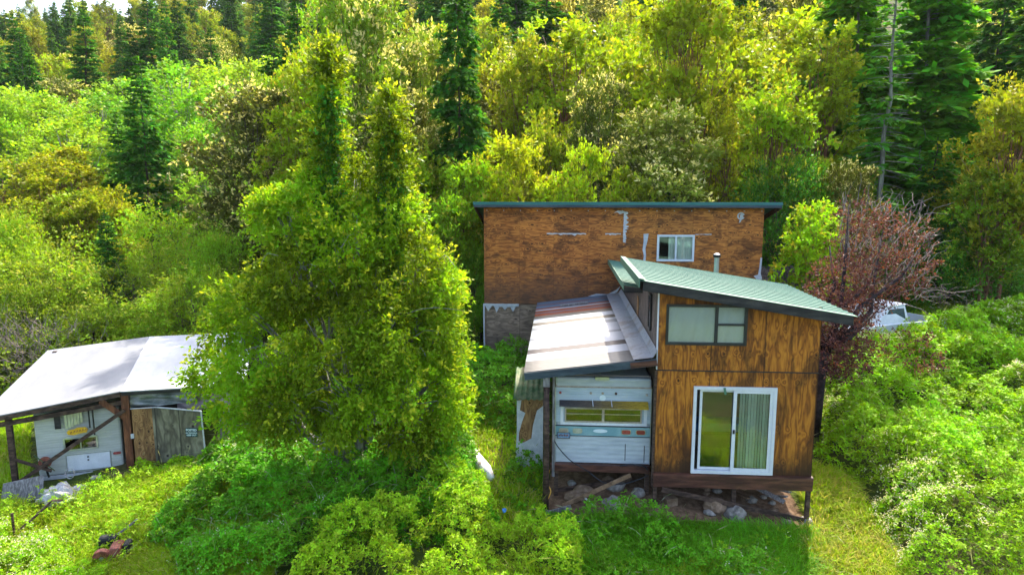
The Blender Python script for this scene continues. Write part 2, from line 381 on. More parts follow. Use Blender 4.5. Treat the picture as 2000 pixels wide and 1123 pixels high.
def groundmat():
    k = NT('forest_floor_soil'); v = k.coord()
    n = k.noise(v, .35, 8, .65); col = k.ramp(n, [(.35, (.035, .050, .012)), (.5, (.06, .085, .014)), (.66, (.10, .075, .035))])
    n2 = k.noise(v, 9, 6, .7); col = k.mix(.8, col, k.ramp(n2, [(.3, .45), (.7, 1.5)]), 'MULTIPLY')
    k.base(col, .95, 0, .1); k.bump(n2, .6, .05); return k.m
M['ground'] = groundmat()
M['dirt'] = dirty('bare_brown_dirt', (.10, .055, .028), (.22, .135, .08), 7, .95, bump=.5)
LM = dict(
 madrone=leafmat('madrone_leaf', (.225, .295, .009), (.46, .40, .04), var=.65, trans=.42),
 tanoak=leafmat('tanoak_leaf', (.088, .115, .018), (.78, .68, .28), var=.6, trans=.4),
 alder=leafmat('alder_leaf', (.21, .33, .02), (.34, .42, .06), trans=.42, var=.6),
 bush=leafmat('willow_leaf', (.195, .275, .012), (.42, .42, .05), trans=.42, var=.6),
 fir=leafmat('fir_needles', (.050, .135, .014), (.18, .34, .02), var=.6, trans=.35, spec=.06),
 hero=leafmat('cherry_plum_leaf', (.165, .262, .007), (.48, .50, .03), trans=.5, var=.65),
 plum=leafmat('purple_plum_leaf', (.115, .042, .040), (.34, .085, .03), trans=.35, var=.6),
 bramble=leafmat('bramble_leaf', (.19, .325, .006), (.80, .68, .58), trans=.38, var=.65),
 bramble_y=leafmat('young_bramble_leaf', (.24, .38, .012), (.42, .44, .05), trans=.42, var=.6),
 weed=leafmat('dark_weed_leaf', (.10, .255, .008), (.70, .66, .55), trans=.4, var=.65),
 grass=leafmat('grass_blade', (.22, .33, .008), (.50, .42, .12), trans=.5, var=.45),
 ivy=leafmat('ivy_leaf', (.06, .17, .012), (.10, .24, .02), trans=.4, var=.5),
)
# ---------------------------------------------------------------- leaf generators
def rnd_dirs(rng, n):
    v = rng.normal(size=(n, 3)); return v/np.linalg.norm(v, axis=1, keepdims=True)
def nrm(a): return a/np.maximum(np.linalg.norm(a, axis=1, keepdims=True), 1e-9)
def leaves(rng, Pt, D, L, Wd, up=.5):
    n = len(Pt); D = nrm(D); N = nrm(rnd_dirs(rng, n)+np.array([0, 0, up])); B = nrm(np.cross(N, D)+1e-6)
    L = np.broadcast_to(L, (n,))[:, None]; Wd = np.broadcast_to(Wd, (n,))[:, None]
    return np.stack([Pt, Pt+D*L*.45+B*Wd*.5, Pt+D*L, Pt+D*L*.45-B*Wd*.5], 1)
def twigs(rng, C, Dm, n_leaf, tl, ls, asp=.5, droop=.0, tipp=.0, spread=.8):
    """leafy twigs starting at C going along Dm; returns quads, tone, tip"""
    n = len(C); Dm = nrm(Dm); t = (np.arange(n_leaf)+.5)/n_leaf
    tlv = tl*(.6+.8*rng.random(n))
    Pt = C[:, None, :]+Dm[:, None, :]*(t[None, :, None]*tlv[:, None, None])
    Pt[:, :, 2] -= droop*(t**2)[None, :]*tlv[:, None]
    Pt = Pt.reshape(-1, 3)+rng.normal(size=(n*n_leaf, 3))*tl*.06
    D = np.repeat(Dm, n_leaf, 0)*.7+rnd_dirs(rng, n*n_leaf)*spread; D[:, 2] -= droop*.5
    s = ls*(.6+.8*rng.random(n*n_leaf))
    q = leaves(rng, Pt, D, s, s*asp)
    tone = np.clip(np.repeat(rng.random(n), n_leaf)*.6+rng.random(n*n_leaf)*.4, 0, 1)
    tip = np.tile((t > .6).astype(float), n)*np.repeat((rng.random(n) < np.broadcast_to(tipp, (n,))).astype(float), n_leaf)
    return q, tone, tip
def sphere_pts(rng, n, c, r):
    d = rnd_dirs(rng, n); rad = (.35+.65*rng.random(n)**.5)[:, None]
    return np.asarray(c)+d*rad*np.asarray(r), d
def tube_path(a, b, sag, k, rng, wob):
    a = Vector(a); b = Vector(b); pts = []
    for i in range(k+1):
        t = i/k; p = a.lerp(b, t); p.z += sag*math.sin(math.pi*t)
        if 0 < i < k: p += Vector(rng.normal(size=3)*wob)
        pts.append(p)
    return pts
def broad(name, seed, H, Rr, cb, nb, nt, nl, ls, mat, bark, tipp=0, asp=.5, br=.17, trunk=.16, tlen=.5, lean=0, squash=1.0, tiptop=True, holes=.3, trunks=1, hole=.44):
    """broadleaf tree: trunk(s), limbs that end in leafy clumps spread unevenly over an irregular envelope"""
    rng = np.random.default_rng(seed); root = empty(name)
    mb = MB(); heads = []
    for t_ in range(trunks):
        a0 = 2*math.pi*t_/max(trunks, 1); bx, by = (.3*math.cos(a0), .3*math.sin(a0)) if trunks > 1 else (0, 0)
        pts = []
        for i in range(9):
            t = i/8; pts.append(Vector((bx+bx*2.5*t+lean*t*H+rng.normal()*.02*H*t, by+by*2.5*t+rng.normal()*.02*H*t, -.3+t*H*.86)))
        mb.tube(pts, [trunk*(1-.85*i/8)+.01 for i in range(9)], 7); heads.append(pts)
    Qs, Ts, Ps = [], [], []
    ph = rng.random(4)*6.28
    nb = int(nb*1.6); nt = nt*.62
    for b in range(nb):
        t = cb+(1-cb)*((b+.5)/nb)**.9
        tt = (t-cb)/(1-cb)
        env = math.sqrt(max(.03, 1-((tt-.42)/.615)**2))
        an = b*2.399+rng.normal()*.3
        lump = 1+.25*math.sin(2*an+ph[0]+6*tt)+.20*math.sin(3*an+ph[1]-9*tt)+.15*rng.normal()
        rr = Rr*env*lump*(.35+.65*rng.random()**.5)
        c = np.array([lean*t*H+rr*math.cos(an), rr*math.sin(an), t*H*squash+rng.normal()*.03*H])
        rb = Rr*br*(.72+.85*rng.random())
        hp = heads[b % len(heads)]; st = hp[min(8, max(1, int((t*.78)*8)))]
        mb.tube(tube_path(st, c, .04*H*(1 if tt < .5 else -.2), 4, rng, .05*rb+.03), [trunk*.32*(1-t*.5), trunk*.26*(1-t*.5), trunk*.19*(1-t*.5), trunk*.12, trunk*.05], 5)
        n = int(nt*(.6+.8*rng.random())); S, d = sphere_pts(rng, n, c, (rb*1.15, rb*1.15, rb*.75))
        kk = vnoise(S[:, 0]*2.6/Rr+seed, S[:, 1]*2.6/Rr, S[:, 2]*2.9/Rr, seed) > hole; S, d = S[kk], d[kk]; n = len(S)
        if n < 4: continue
        out = c-np.array([0, 0, t*H*.8]); out = out/np.linalg.norm(out)
        Dm = d*.8+out*.5+rng.normal(size=(n, 3))*.3; Dm[:, 2] += .25
        tp = tipp*np.clip(d[:, 2]*.8+.45, 0, 1) if tiptop else tipp
        q, to, ti = twigs(rng, S, Dm, nl, tlen*rb*1.25, ls*1.12, asp, .1, tp)
        to = np.clip(to*.7+.3*rng.random(), 0, 1)
        Qs.append(q); Ts.append(to); Ps.append(ti)
    mb.build('trunk', bark, root, smooth=True)
    quadmesh('crown', np.concatenate(Qs), mat, np.concatenate(Ts), np.concatenate(Ps), root)
    root['_h'] = H; root['_r'] = Rr
    return root
def fir(name, seed, H, Rr, zb, mat, bark, dens=1.15, gap=.08, droop=.25, lim=.11, ntw=25, sparse=0, power=.72):
    rng = np.random.default_rng(seed); root = empty(name); mb = MB()
    pts = [Vector((rng.normal()*.006*H*(i > 0), rng.normal()*.006*H*(i > 0), -.3+H*i/10)) for i in range(11)]
    mb.tube(pts, [lim*(1-.93*i/10)*H/14+.012 for i in range(11)], 7)
    Q = []; T = []; TP = []
    nw = int(46*dens)
    for w in range(nw):
        t = (w+rng.random()*.8)/nw; z = H*(zb+(1-zb)*t)
        R0 = Rr*((1-t)**power)*(.9 if t > .12 else .55+t*2.9)+.12
        k = rng.integers(4, 7); a0 = rng.random()*6.28
        for j in range(k):
            if rng.random() < gap: continue
            an = a0+j*2*math.pi/k+rng.normal()*.25; L = R0*(.55+.6*rng.random())
            dx, dy = math.cos(an), math.sin(an)
            rise = (t-.35)*.5+rng.normal()*.06
            m = 7; s = np.linspace(0, 1, m); path = np.stack([dx*L*s, dy*L*s, z+L*(rise*s-droop*s**2+.10*s**3)], 1)
            if L > .5: mb.tube([path[0], path[3], path[6]], [lim*.12*H/14, lim*.07*H/14, .008], 4)
            if rng.random() < sparse: continue
            n = max(4, int(ntw*(.35+L/Rr)))
            ss = .10+.90*rng.random(n)**.75
            base = np.stack([np.interp(ss, s, path[:, i]) for i in range(3)], 1)
            side = np.where(rng.random(n) < .5, 1, -1)[:, None]
            perp = np.array([-dy, dx, 0])
            tl = (.16+.34*(1-ss)+.05)*1.15*L*(.6+.7*rng.random(n)); tl = np.minimum(tl, .9)+.08
            d = nrm(np.array([dx, dy, 0])*.75+perp*side*(.8+.3*rng.random((n, 1)))+rng.normal(size=(n, 3))*.12); d[:, 2] -= .15+.2*rng.random(n)
            for rep in range(3):
                d2 = nrm(d+rng.normal(size=(n, 3))*.25); b2 = base+d*(tl[:, None]*.28*rep)
                Q.append(leaves(rng, b2, d2, tl*(.80-.12*rep), .10+.15*tl, up=1.3)); T.append(np.clip(rng.random()*.4+rng.random(n)*.6, 0, 1)); TP.append(np.clip((ss-.72)*2.6, 0, .8)*(rep > 0)*np.ones(n))
    q = leaves(rng, np.tile(np.array([[0, 0, H*.97]]), (10, 1)), rnd_dirs(rng, 10)*.3+np.array([0, 0, 1]), .5, .12)
    Q.append(q); T.append(rng.random(10)); TP.append(np.ones(10)*.5)
    mb.build('trunk', bark, root, smooth=True)
    quadmesh('crown', np.concatenate(Q), mat, np.concatenate(T), np.concatenate(TP), root)
    root['_h'] = H; root['_r'] = Rr
    return root
def hide_proto(o):
    for c in list(o.children): bpy.data.objects.remove(c)
    bpy.data.objects.remove(o)
#@@SETTING
def build_ground():
    ys = np.concatenate([np.arange(-60, 8, 4.0), np.arange(8, 40, .5), np.arange(40, 120, 2.5), np.arange(120, 640, 9.0)])
    xs = np.concatenate([-np.arange(700, 60, -16.0), -np.arange(60, 26, -2.0), np.arange(-26, 30, .5), np.arange(30, 60, 2.0), np.arange(60, 700, 16.0)])
    X, Y = np.meshgrid(xs, ys); Z = ground(X, Y); nx, ny = len(xs), len(ys)
    i = np.arange(nx*ny).reshape(ny, nx)
    q = np.stack([i[:-1, :-1], i[:-1, 1:], i[1:, 1:], i[1:, :-1]], -1).reshape(-1, 4)
    me = bpy.data.meshes.new('ground'); me.vertices.add(nx*ny); me.vertices.foreach_set('co', np.stack([X, Y, Z], -1).astype(np.float32).ravel())
    me.loops.add(len(q)*4); me.loops.foreach_set('vertex_index', q.astype(np.int32).ravel()); me.polygons.add(len(q)); me.polygons.foreach_set('loop_start', (np.arange(len(q))*4).astype(np.int32))
    me.update(calc_edges=True); me.polygons.foreach_set('use_smooth', [True]*len(q)); me.materials.append(M['ground'])
    o = bpy.data.objects.new('ground', me); COL.objects.link(o); tag(o, kind='structure')
build_ground()
#@@HOUSE
A0 = (3.287, 15.0); YAW = R(-4)
def hw(u, v, w=0):
    c, s = math.cos(YAW), math.sin(YAW); return (A0[0]+u*c-v*s, A0[1]+u*s+v*c, w)
def hgz(u, v):
    x, y, _ = hw(u, v); return gz(x, y)
def wall(u0, u1, w0, w1, holes, t, mat, parent, name='wall', top=None, origin=(0, 0, 0), rz=0, bot=None):
    """plane wall in local X/Z with real openings and thickness t (towards +Y)"""
    top = top or (lambda u: w1)
    us = sorted({u0, u1, *[h[0] for h in holes], *[h[1] for h in holes]}); ws = sorted({w0, w1, *[h[2] for h in holes], *[h[3] for h in holes]})
    mb = MB(); inh = lambda a, b: any(h[0] < a < h[1] and h[2] < b < h[3] for h in holes)
    zz = lambda u, w: top(u) if w == w1 else w
    for i in range(len(us)-1):
        for j in range(len(ws)-1):
            a, b, c, d = us[i], us[i+1], ws[j], ws[j+1]
            if inh((a+b)/2, (c+d)/2): continue
            mb.add([(a, 0, zz(a, c)), (b, 0, zz(b, c)), (b, 0, zz(b, d)), (a, 0, zz(a, d))], [(0, 1, 2, 3)])
            mb.add([(a, t, zz(a, c)), (b, t, zz(b, c)), (b, t, zz(b, d)), (a, t, zz(a, d))], [(3, 2, 1, 0)])
    for (a, b, c, d) in list(holes):
        mb.add([(a, 0, c), (b, 0, c), (b, t, c), (a, t, c)], [(0, 1, 2, 3)]); mb.add([(a, 0, d), (b, 0, d), (b, t, d), (a, t, d)], [(3, 2, 1, 0)])
        mb.add([(a, 0, c), (a, 0, d), (a, t, d), (a, t, c)], [(3, 2, 1, 0)]); mb.add([(b, 0, c), (b, 0, d), (b, t, d), (b, t, c)], [(0, 1, 2, 3)])
    for u in (u0, u1): mb.add([(u, 0, w0), (u, t, w0), (u, t, top(u)), (u, 0, top(u))], [(0, 1, 2, 3)])
    mb.add([(u0, 0, w0), (u1, 0, w0), (u1, t, w0), (u0, t, w0)], [(0, 1, 2, 3)])
    mb.add([(u0, 0, top(u0)), (u1, 0, top(u1)), (u1, t, top(u1)), (u0, t, top(u0))], [(0, 1, 2, 3)])
    o = mb.build(name, mat, parent); o.location = origin; o.rotation_euler = (0, 0, rz); return o
def frame_mb(a, b, c, d, t, y0, y1):
    return MB().box(a, b, y0, y1, c, c+t).box(a, b, y0, y1, d-t, d).box(a, a+t, y0, y1, c+t, d-t).box(b-t, b, y0, y1, c+t, d-t)
def scrap(pts, y, mat, parent, name, t=.008):
    return MB().prism([(x, y, z) for x, z in pts], (0, -t, 0)).build(name, mat, parent)
def drape(a, b, c, d, y, mat, parent, name, folds, amp, diag=0, nx=90, nz=14):
    vs = []; fs = []
    for j in range(nz+1):
        for i in range(nx+1):
            s = i/nx; t = j/nz; ph = s*folds*6.283+diag*(1-t)*3
            vs.append((a+(b-a)*s, y+amp*math.sin(ph)*(1+.3*math.sin(ph*.37)), c+(d-c)*t))
    for j in range(nz):
        for i in range(nx): k = j*(nx+1)+i; fs.append((k, k+1, k+nx+2, k+nx+1))
    return MB().add(vs, fs).build(name, mat, parent, smooth=True)
def ribbed(u0, u1, v0, v1, zf, pitch, amp, th, kind='sine'):
    """sheet whose ribs run along u; zf(u, v) gives the base height"""
    mb = MB(); vs = []; prof = []
    v = v0
    while v < v1-1e-6:
        if kind == 'sine':
            for q in range(6): prof.append((v+pitch*q/6, amp*math.sin(2*math.pi*q/6)))
        else:
            prof += [(v, 0), (v+pitch*.80, 0), (v+pitch*.86, amp), (v+pitch*.94, amp)]
        v += pitch
    prof = [(min(a, v1), h) for a, h in prof]+[(v1, 0)]
    nu = 6
    for i in range(nu+1):
        u = u0+(u1-u0)*i/nu
        for (vv, h) in prof: vs.append((u, vv, zf(u, vv)+h))
    n = len(prof); fs = [(i*n+j, (i+1)*n+j, (i+1)*n+j+1, i*n+j+1) for i in range(nu) for j in range(n-1)]
    mb.add(vs, fs)
    lo = [(x, y, zf(x, y)-th) for (x, y, z) in vs]; mb.add(lo, [f[::-1] for f in fs])
    m = len(vs)
    for i in range(nu): mb.f.append([i*n, m+i*n, m+(i+1)*n, (i+1)*n]); mb.m.append(0); mb.f.append([i*n+n-1, (i+1)*n+n-1, m+(i+1)*n+n-1, m+i*n+n-1]); mb.m.append(0)
    for j in range(n-1): mb.f.append([j, j+1, m+j+1, m+j]); mb.m.append(0); b0 = nu*n; mb.f.append([b0+j, m+b0+j, m+b0+j+1, b0+j+1]); mb.m.append(0)
    return mb

def front_cabin():
    root = empty('small_cabin', (A0[0], A0[1], 0), YAW, 'small orange plywood cabin on posts with sloping pale green roof and sliding glass door', 'cabin')
    U1 = 3.55; top = lambda u: 4.33-.155*u
    # walls
    up = wall(0, U1, 2.455, 4.3, [(.20, 1.90, 3.08, 3.92)], .1, M['ply_front'], root, 'upper_wall', top)
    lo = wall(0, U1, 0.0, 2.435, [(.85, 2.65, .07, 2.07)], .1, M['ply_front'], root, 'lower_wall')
    MB().box(-.005, U1+.005, -.025, .08, 2.436, 2.454).build('seam_flashing', M['fascia_dark'], root)
    # corner trim, white strip at the left corner
    MB().box(-.022, -.002, -.02, .1, 2.46, 4.28).build('corner_strip', M['white_vinyl'], root)
    MB().box(-.05, -.003, -.01, .1, -.35, 2.43).build('corner_board', M['wood_dark'], root)
    # left side wall (local X of the wall runs back)
    sw = wall(0, 3.3, 0.0, 4.3, [(1.05, 1.42, 3.1, 3.98)], .1, M['ply_dark'], root, 'side_wall', None, (0, 3.42, 0), R(-90))
    for mm in sw.data.vertices: pass
    sw.rotation_euler = (0, 0, R(90)); sw.location = (.1, .1, 0)
    wf = frame_mb(1.05, 1.42, 3.1, 3.98, .05, -.0, .03).build('side_window', M['black_frame'], root); wf.rotation_euler = (0, 0, R(90)); wf.location = (-.02, .1, 0)
    pn = MB().box(1.1, 1.37, .01, .016, 3.15, 3.93).build('pane', M['glass'], wf)
    wall(0, 3.3, 0.0, 3.7, [], .1, M['ply_front'], root, 'side_wall', None, (U1, .1, 0), R(90)).location = (U1, .1, 0)
    wall(0, U1-.1, 0.0, 4.2, [], .1, M['ply_dark'], root, 'rear_wall', lambda u: 4.3-.155*u, (.1, 3.4, 0))
    MB().box(.1, U1-.1, .1, 3.4, -.02, .02).build('floor', M['room'], root)
    MB().box(.1, U1-.1, 1.6, 1.64, .02, 2.4).build('inner_partition', M['room'], root)
    MB().box(.1, U1-.1, .12, 1.6, 2.40, 2.44).build('ceiling', M['room'], root)
    # roof
    z0 = lambda u, v: 4.555-.16*(u+.5)-.0*v
    rf = ribbed(-.5, 4.12, -.45, 4.15, z0, .305, .022, .012, 'rib').build('roof', M['roof_green'], root)
    n = 14; mb = MB()       # front fascia board, bent a little as in old timber
    for i in range(n):
        a = -.42+4.46*i/n; b = -.42+4.46*(i+1)/n
        za, zb = z0(a, 0)-.018, z0(b, 0)-.018
        mb.add([(a, -.43, za), (b, -.43, zb), (b, -.43, zb-.2), (a, -.43, za-.2), (a, -.385, za), (b, -.385, zb), (b, -.385, zb-.2), (a, -.385, za-.2)], [(0, 3, 2, 1), (4, 5, 6, 7), (0, 1, 5, 4), (3, 7, 6, 2), (0, 4, 7, 3), (1, 2, 6, 5)])
    mb.build('fascia_board', M['fascia_dark'], rf)
    MB().prism([(-.515, -.47, 4.595), (-.515, 4.17, 4.595), (-.515, 4.17, 4.40), (-.515, -.47, 4.40)], (.02, 0, 0)).build('edge_trim', M['trim_green'], rf)
    MB().add([(-.515, -.47, 4.595), (-.37, -.47, 4.572), (-.37, 4.17, 4.572), (-.515, 4.17, 4.595)], [(0, 1, 2, 3)]).build('ridge_cap', M['trim_green'], rf)
    s = MB(); s.add([(-.45, -.38, 4.32), (4.05, -.38, 3.6), (4.05, 4.1, 3.6), (-.45, 4.1, 4.32)], [(0, 1, 2, 3)]); s.build('soffit', M['soffit'], rf)
    # upper window
    w = frame_mb(.16, 1.94, 3.04, 3.96, .055, -.045, .04).box(1.24, 1.30, -.04, .035, 3.095, 3.905).box(1.30, 1.885, -.038, .033, 3.49, 3.53).build('window', M['black_frame'], root)
    MB().box(.215, 1.24, .0, .006, 3.095, 3.905).box(1.30, 1.885, .0, .006, 3.53, 3.905).box(1.30, 1.885, .0, .006, 3.095, 3.49).build('pane', M['glass'], w)
    drape(.20, 1.9, 3.08, 3.92, .05, M['curtain'], w, 'curtain', 7, .012, 1.6)
    # sliding door
    d = frame_mb(.83, 2.67, .03, 2.09, .07, -.05, .06).build('sliding_door', M['white_vinyl'], root)
    l = frame_mb(.985, 1.80, .11, 2.01, .055, .02, .05).build('door_sash', M['white_vinyl'], d)
    MB().box(1.045, 1.745, .032, .038, .17, 1.95).build('pane', M['glass_refl'], l)
    r = frame_mb(1.72, 2.60, .10, 2.02, .075, -.035, .0).build('door_sash', M['white_vinyl'], d)
    MB().box(1.795, 2.525, -.02, -.014, .175, 1.945).build('pane', M['glass'], r)
    MB().box(1.735, 1.775, -.06, -.036, 1.0, 1.09).build('handle', M['black'], r)
    bl = MB()
    rng = random.Random(4); u = 1.93
    while u < 2.56:
        a = rng.uniform(.5, 1.1); bl.beam((u, .13, .12), (u, .13, 2.03), .062, .004, (math.cos(a), math.sin(a), 0)); u += .062+rng.random()*.01
    bl.build('vertical_blind', M['blind'], d)
    # rim boards, posts, brace
    MB().box(-.02, U1+.02, -.10, -.055, -.16, -.005).build('rim_board', M['wood_rim'], root, bevel=.006)
    MB().box(-.02, U1+.02, -.085, -.02, -.31, -.165).build('rim_board', M['wood_rim'], root, bevel=.006)
    MB().box(-.02, U1+.02, -.085, .3, -.005, .012).build('door_ledge', M['wood_rim'], root)
    j = MB()
    for k in range(5): j.box(0, U1, .1+k*.8, .14+k*.8, -.2, -.025)
    j.build('floor_joists', M['wood_dark'], root)
    for u, v in ((.03, -.03), (1.84, .0), (3.5, -.03), (.05, 3.0), (3.5, 3.0)):
        MB().box(u-.045, u+.045, v-.02, v+.07, hgz(u, v)-.1, -.312 if v < 1 else -.2).build('post', M['wood_dark'], root)
    MB().beam((.18, -.10, -.36), (3.42, -.10, -1.0), .035, .11, (0, 0, 1)).build('brace', M['wood_dark'], root)
    MB().beam((.0, .9, -.42), (2.0, .9, -.40), .04, .1, (0, 0, 1)).build('brace', M['wood_lt'], root)
    # rear wing, lower roof
    wing = wall(0, 5.6, 0.0, 3.75, [(4.6, 5.0, 2.9, 3.5)], .1, M['ply_dark'], root, 'wing_wall', None, (.12, 3.52, 0), R(90))
    wing2 = wall(0, 5.6, 0.0, 3.3, [], .1, M['ply_dark'], root, 'wing_wall', None, (U1, 3.52, 0), R(90))
    MB().box(.0, .012, 4.0, 4.35, 2.9, 3.45).build('wing_board', M['ply_tan'], root)
    zr = lambda u, v: 3.93-.16*(u+.5)
    r2 = ribbed(-.5, 4.1, 3.05, 9.13, zr, .305, .022, .012, 'rib').build('wing_roof', M['roof_green'], root)
    MB().prism([(-.52, 3.03, 3.965), (-.52, 9.13, 3.965), (-.52, 9.13, 3.80), (-.52, 3.03, 3.80)], (.02, 0, 0)).build('edge_trim', M['trim_green'], r2)
    MB().box(-.5, .0, 3.06, 3.10, 3.72, 3.86).build('fascia_board', M['fascia_dark'], r2)
    # stove pipe through the wing roof
    sp = MB().tube([(2.62, 6.2, 3.3), (2.62, 6.2, 4.36)], .075, 14).build('stove_pipe', M['steel'], root, smooth=False)
    MB().tube([(2.62, 6.2, 4.36), (2.62, 6.2, 4.375), (2.62, 6.2, 4.45), (2.62, 6.2, 4.46)], [.09, .115, .115, .1], 14).build('pipe_cap', M['black'], sp)
    MB().tube([(2.62, 6.2, 4.46), (2.62, 6.2, 4.50)], [.1, .03], 14).build('cap_lid', M['white_vinyl'], sp)
    # nail heads / pale knots marks on lowest sheet
    nm = MB()
    for i in range(16):
        u = .05+3.4*random.Random(i).random(); nm.box(u, u+.012, -.004, .0, 1.0+random.Random(i+9).random()*.06, 1.02+random.Random(i+9).random()*.06)
    MB().beam((1.50, -.056, 2.075), (1.53, -.058, 1.92), .05, .02).build('hanging_sprig', M['roof_green'], d)
    return root
front_cabin()
def big_cabin():
    x, y, _ = hw(0, 9.2); root = empty('big_cabin', (x, y, 0), YAW, 'tall boxy cabin of weathered brown plywood with thin teal roof edge, standing behind', 'cabin')
    uL, uR = -4.95, 4.85
    wall(uL, uR, 2.30, 5.78, [(1.24, 2.46, 3.94, 4.80)], .12, M['ply_big'], root, 'upper_wall')
    wall(uL+.03, uR-.02, -.3, 2.285, [], .1, M['ply_grey'], root, 'lower_wall', None, (0, .03, 0))
    for u in (uL, uR-.1): wall(0, 6.0, -.3, 5.8, [], .1, M['ply_big'], root, 'side_wall', lambda t: 5.75-.25*t, (u+.1, .13, 0), R(90))
    wall(uL, uR, .5, 4.3, [], .1, M['ply_grey'], root, 'rear_wall', None, (0, 6.1, 0))
    MB().box(uL+.2, uR-.2, .3, 6, 3.0, 3.05).build('floor', M['room'], root)
    MB().box(.3, 4, 2.2, 2.25, 3.05, 4.9).build('inner_partition', M['room'], root)
    # roof: high at the front, falling to the rear
    n = Vector((0, 1, -.25))
    rf = MB().add([(-5.27, -.40, 5.97), (5.32, -.40, 5.97), (5.32, 6.6, 4.22), (-5.27, 6.6, 4.22), (-5.27, -.40, 5.945), (5.32, -.40, 5.945), (5.32, 6.6, 4.195), (-5.27, 6.6, 4.195)], [(0, 1, 2, 3), (7, 6, 5, 4), (0, 4, 5, 1), (1, 5, 6, 2), (2, 6, 7, 3), (3, 7, 4, 0)]).build('roof', M['fascia_teal'], root)
    MB().box(-5.28, 5.33, -.43, -.402, 5.885, 5.985).build('metal_edge', M['fascia_teal'], rf)
    MB().box(-5.26, 5.31, -.425, -.385, 5.80, 5.883).build('fascia_board', M['fascia_blue'], rf)
    for u in (-5.25, 5.27): MB().add([(u, -.38, 5.93), (u, 6.5, 4.2), (u, 6.5, 4.02), (u, -.38, 5.75), (u+.03, -.38, 5.93), (u+.03, 6.5, 4.2), (u+.03, 6.5, 4.02), (u+.03, -.38, 5.75)], [(0, 1, 2, 3), (7, 6, 5, 4), (0, 4, 5, 1), (1, 5, 6, 2), (2, 6, 7, 3), (3, 7, 4, 0)]).build('barge_board', M['soffit'], rf)
    MB().box(-5.2, 5.25, -.38, -.005, 5.79, 5.80).build('soffit', M['soffit'], rf)
    # window
    w = frame_mb(1.20, 2.50, 3.90, 4.84, .075, -.04, .05).box(1.83, 1.89, -.035, .045, 3.975, 4.765).build('window', M['white_vinyl'], root)
    MB().box(1.275, 1.83, .005, .011, 3.975, 4.765).box(1.89, 2.425, .005, .011, 3.975, 4.765).build('pane', M['glass'], w)
    drape(1.62, 2.46, 3.94, 4.8, .10, M['curtain'], w, 'curtain', 5, .02)
    MB().box(1.26, 1.66, .35, .38, 3.94, 4.22).build('chair_back', M['dark'], w)
    # torn white house wrap left in the joints
    rs = random.Random(8)
    def ragged(a, b, z, h, n=14):
        top = [(a+(b-a)*i/n, z+rs.random()*.015) for i in range(n+1)]
        bot = [(a+(b-a)*i/n, z-h*(.3+rs.random()*.7)*(1 if rs.random() > .15 else 1.8)) for i in range(n, -1, -1)]
        return top+bot
    scrap(ragged(-2.70, -1.30, 4.87, .05), -.004, M['wrap'], root, 'house_wrap_scrap')
    scrap(ragged(-.62, -.08, 4.87, .06), -.004, M['wrap'], root, 'house_wrap_scrap')
    scrap(ragged(2.52, 3.08, 4.86, .03, 8), -.004, M['wrap'], root, 'house_wrap_scrap')
    scrap([(.72, 4.86), (.90, 4.87), (.86, 4.6), (.80, 4.35), (.83, 4.1), (.80, 3.7), (.72, 3.7), (.75, 4.1), (.70, 4.3), (.73, 4.6)], -.004, M['wrap'], root, 'house_wrap_scrap')
    scrap([(4.80, 4.05), (4.86, 4.05), (4.84, 3.5), (4.90, 3.3), (4.78, 3.22), (4.6, 3.4), (4.75, 3.45), (4.78, 3.7)], -.006, M['wrap'], root, 'house_wrap_scrap')
    scrap([(.03, 5.66), (-.20, 5.68), (-.34, 5.60), (-.22, 5.62), (-.12, 5.55), (.02, 5.6)], -.004, M['wrap'], root, 'house_wrap_scrap')
    pts = []; z = 5.65
    L_, R_ = [], []
    while z > 4.55:
        L_.append((.02-rs.random()*.02, z)); R_.append((.06+rs.random()*.18*(1 if z > 5 else .4), z-.02)); z -= .035
    scrap(L_+R_[::-1], -.005, M['wrap'], root, 'house_wrap_scrap')
    ring = [(4.06+.13*math.cos(t), 5.50+.13*math.sin(t)) for t in np.linspace(.3, 5.9, 16)]+[(4.06+.08*math.cos(t), 5.50+.08*math.sin(t)) for t in np.linspace(5.9, .3, 16)]
    scrap(ring, -.004, M['wrap'], root, 'vent_hole_ring')
    scrap([(4.02, 5.52), (4.1, 5.62), (4.14, 5.5), (4.06, 5.3), (4.0, 5.26), (4.03, 5.4)], -.008, M['wrap'], root, 'vent_hole_tape')
    scrap(ragged(-4.95, -3.75, 2.30, .12, 16), -.03, M['wrap'], root, 'house_wrap_scrap')
    tri = []; 
    for i in range(13): tri.append((-4.9+i*.1, 2.27-(.22 if i % 3 == 1 else .07)*(.6+.8*rs.random())))
    scrap([(-4.92, 2.3), (-3.68, 2.3)]+tri[::-1], -.012, M['wrap'], root, 'torn_wrap_edge')
    scrap([(-4.99, 2.3), (-4.93, 2.3), (-4.94, 1.2), (-4.90, .3), (-4.98, .3)], -.02, M['wrap'], root, 'house_wrap_scrap')
    for i in range(17):
        u = -4.85+i*.6; MB().box(u, u+.03, -.02, 0, 5.66, 5.69).build('nail', M['wrap'], root)
big_cabin()
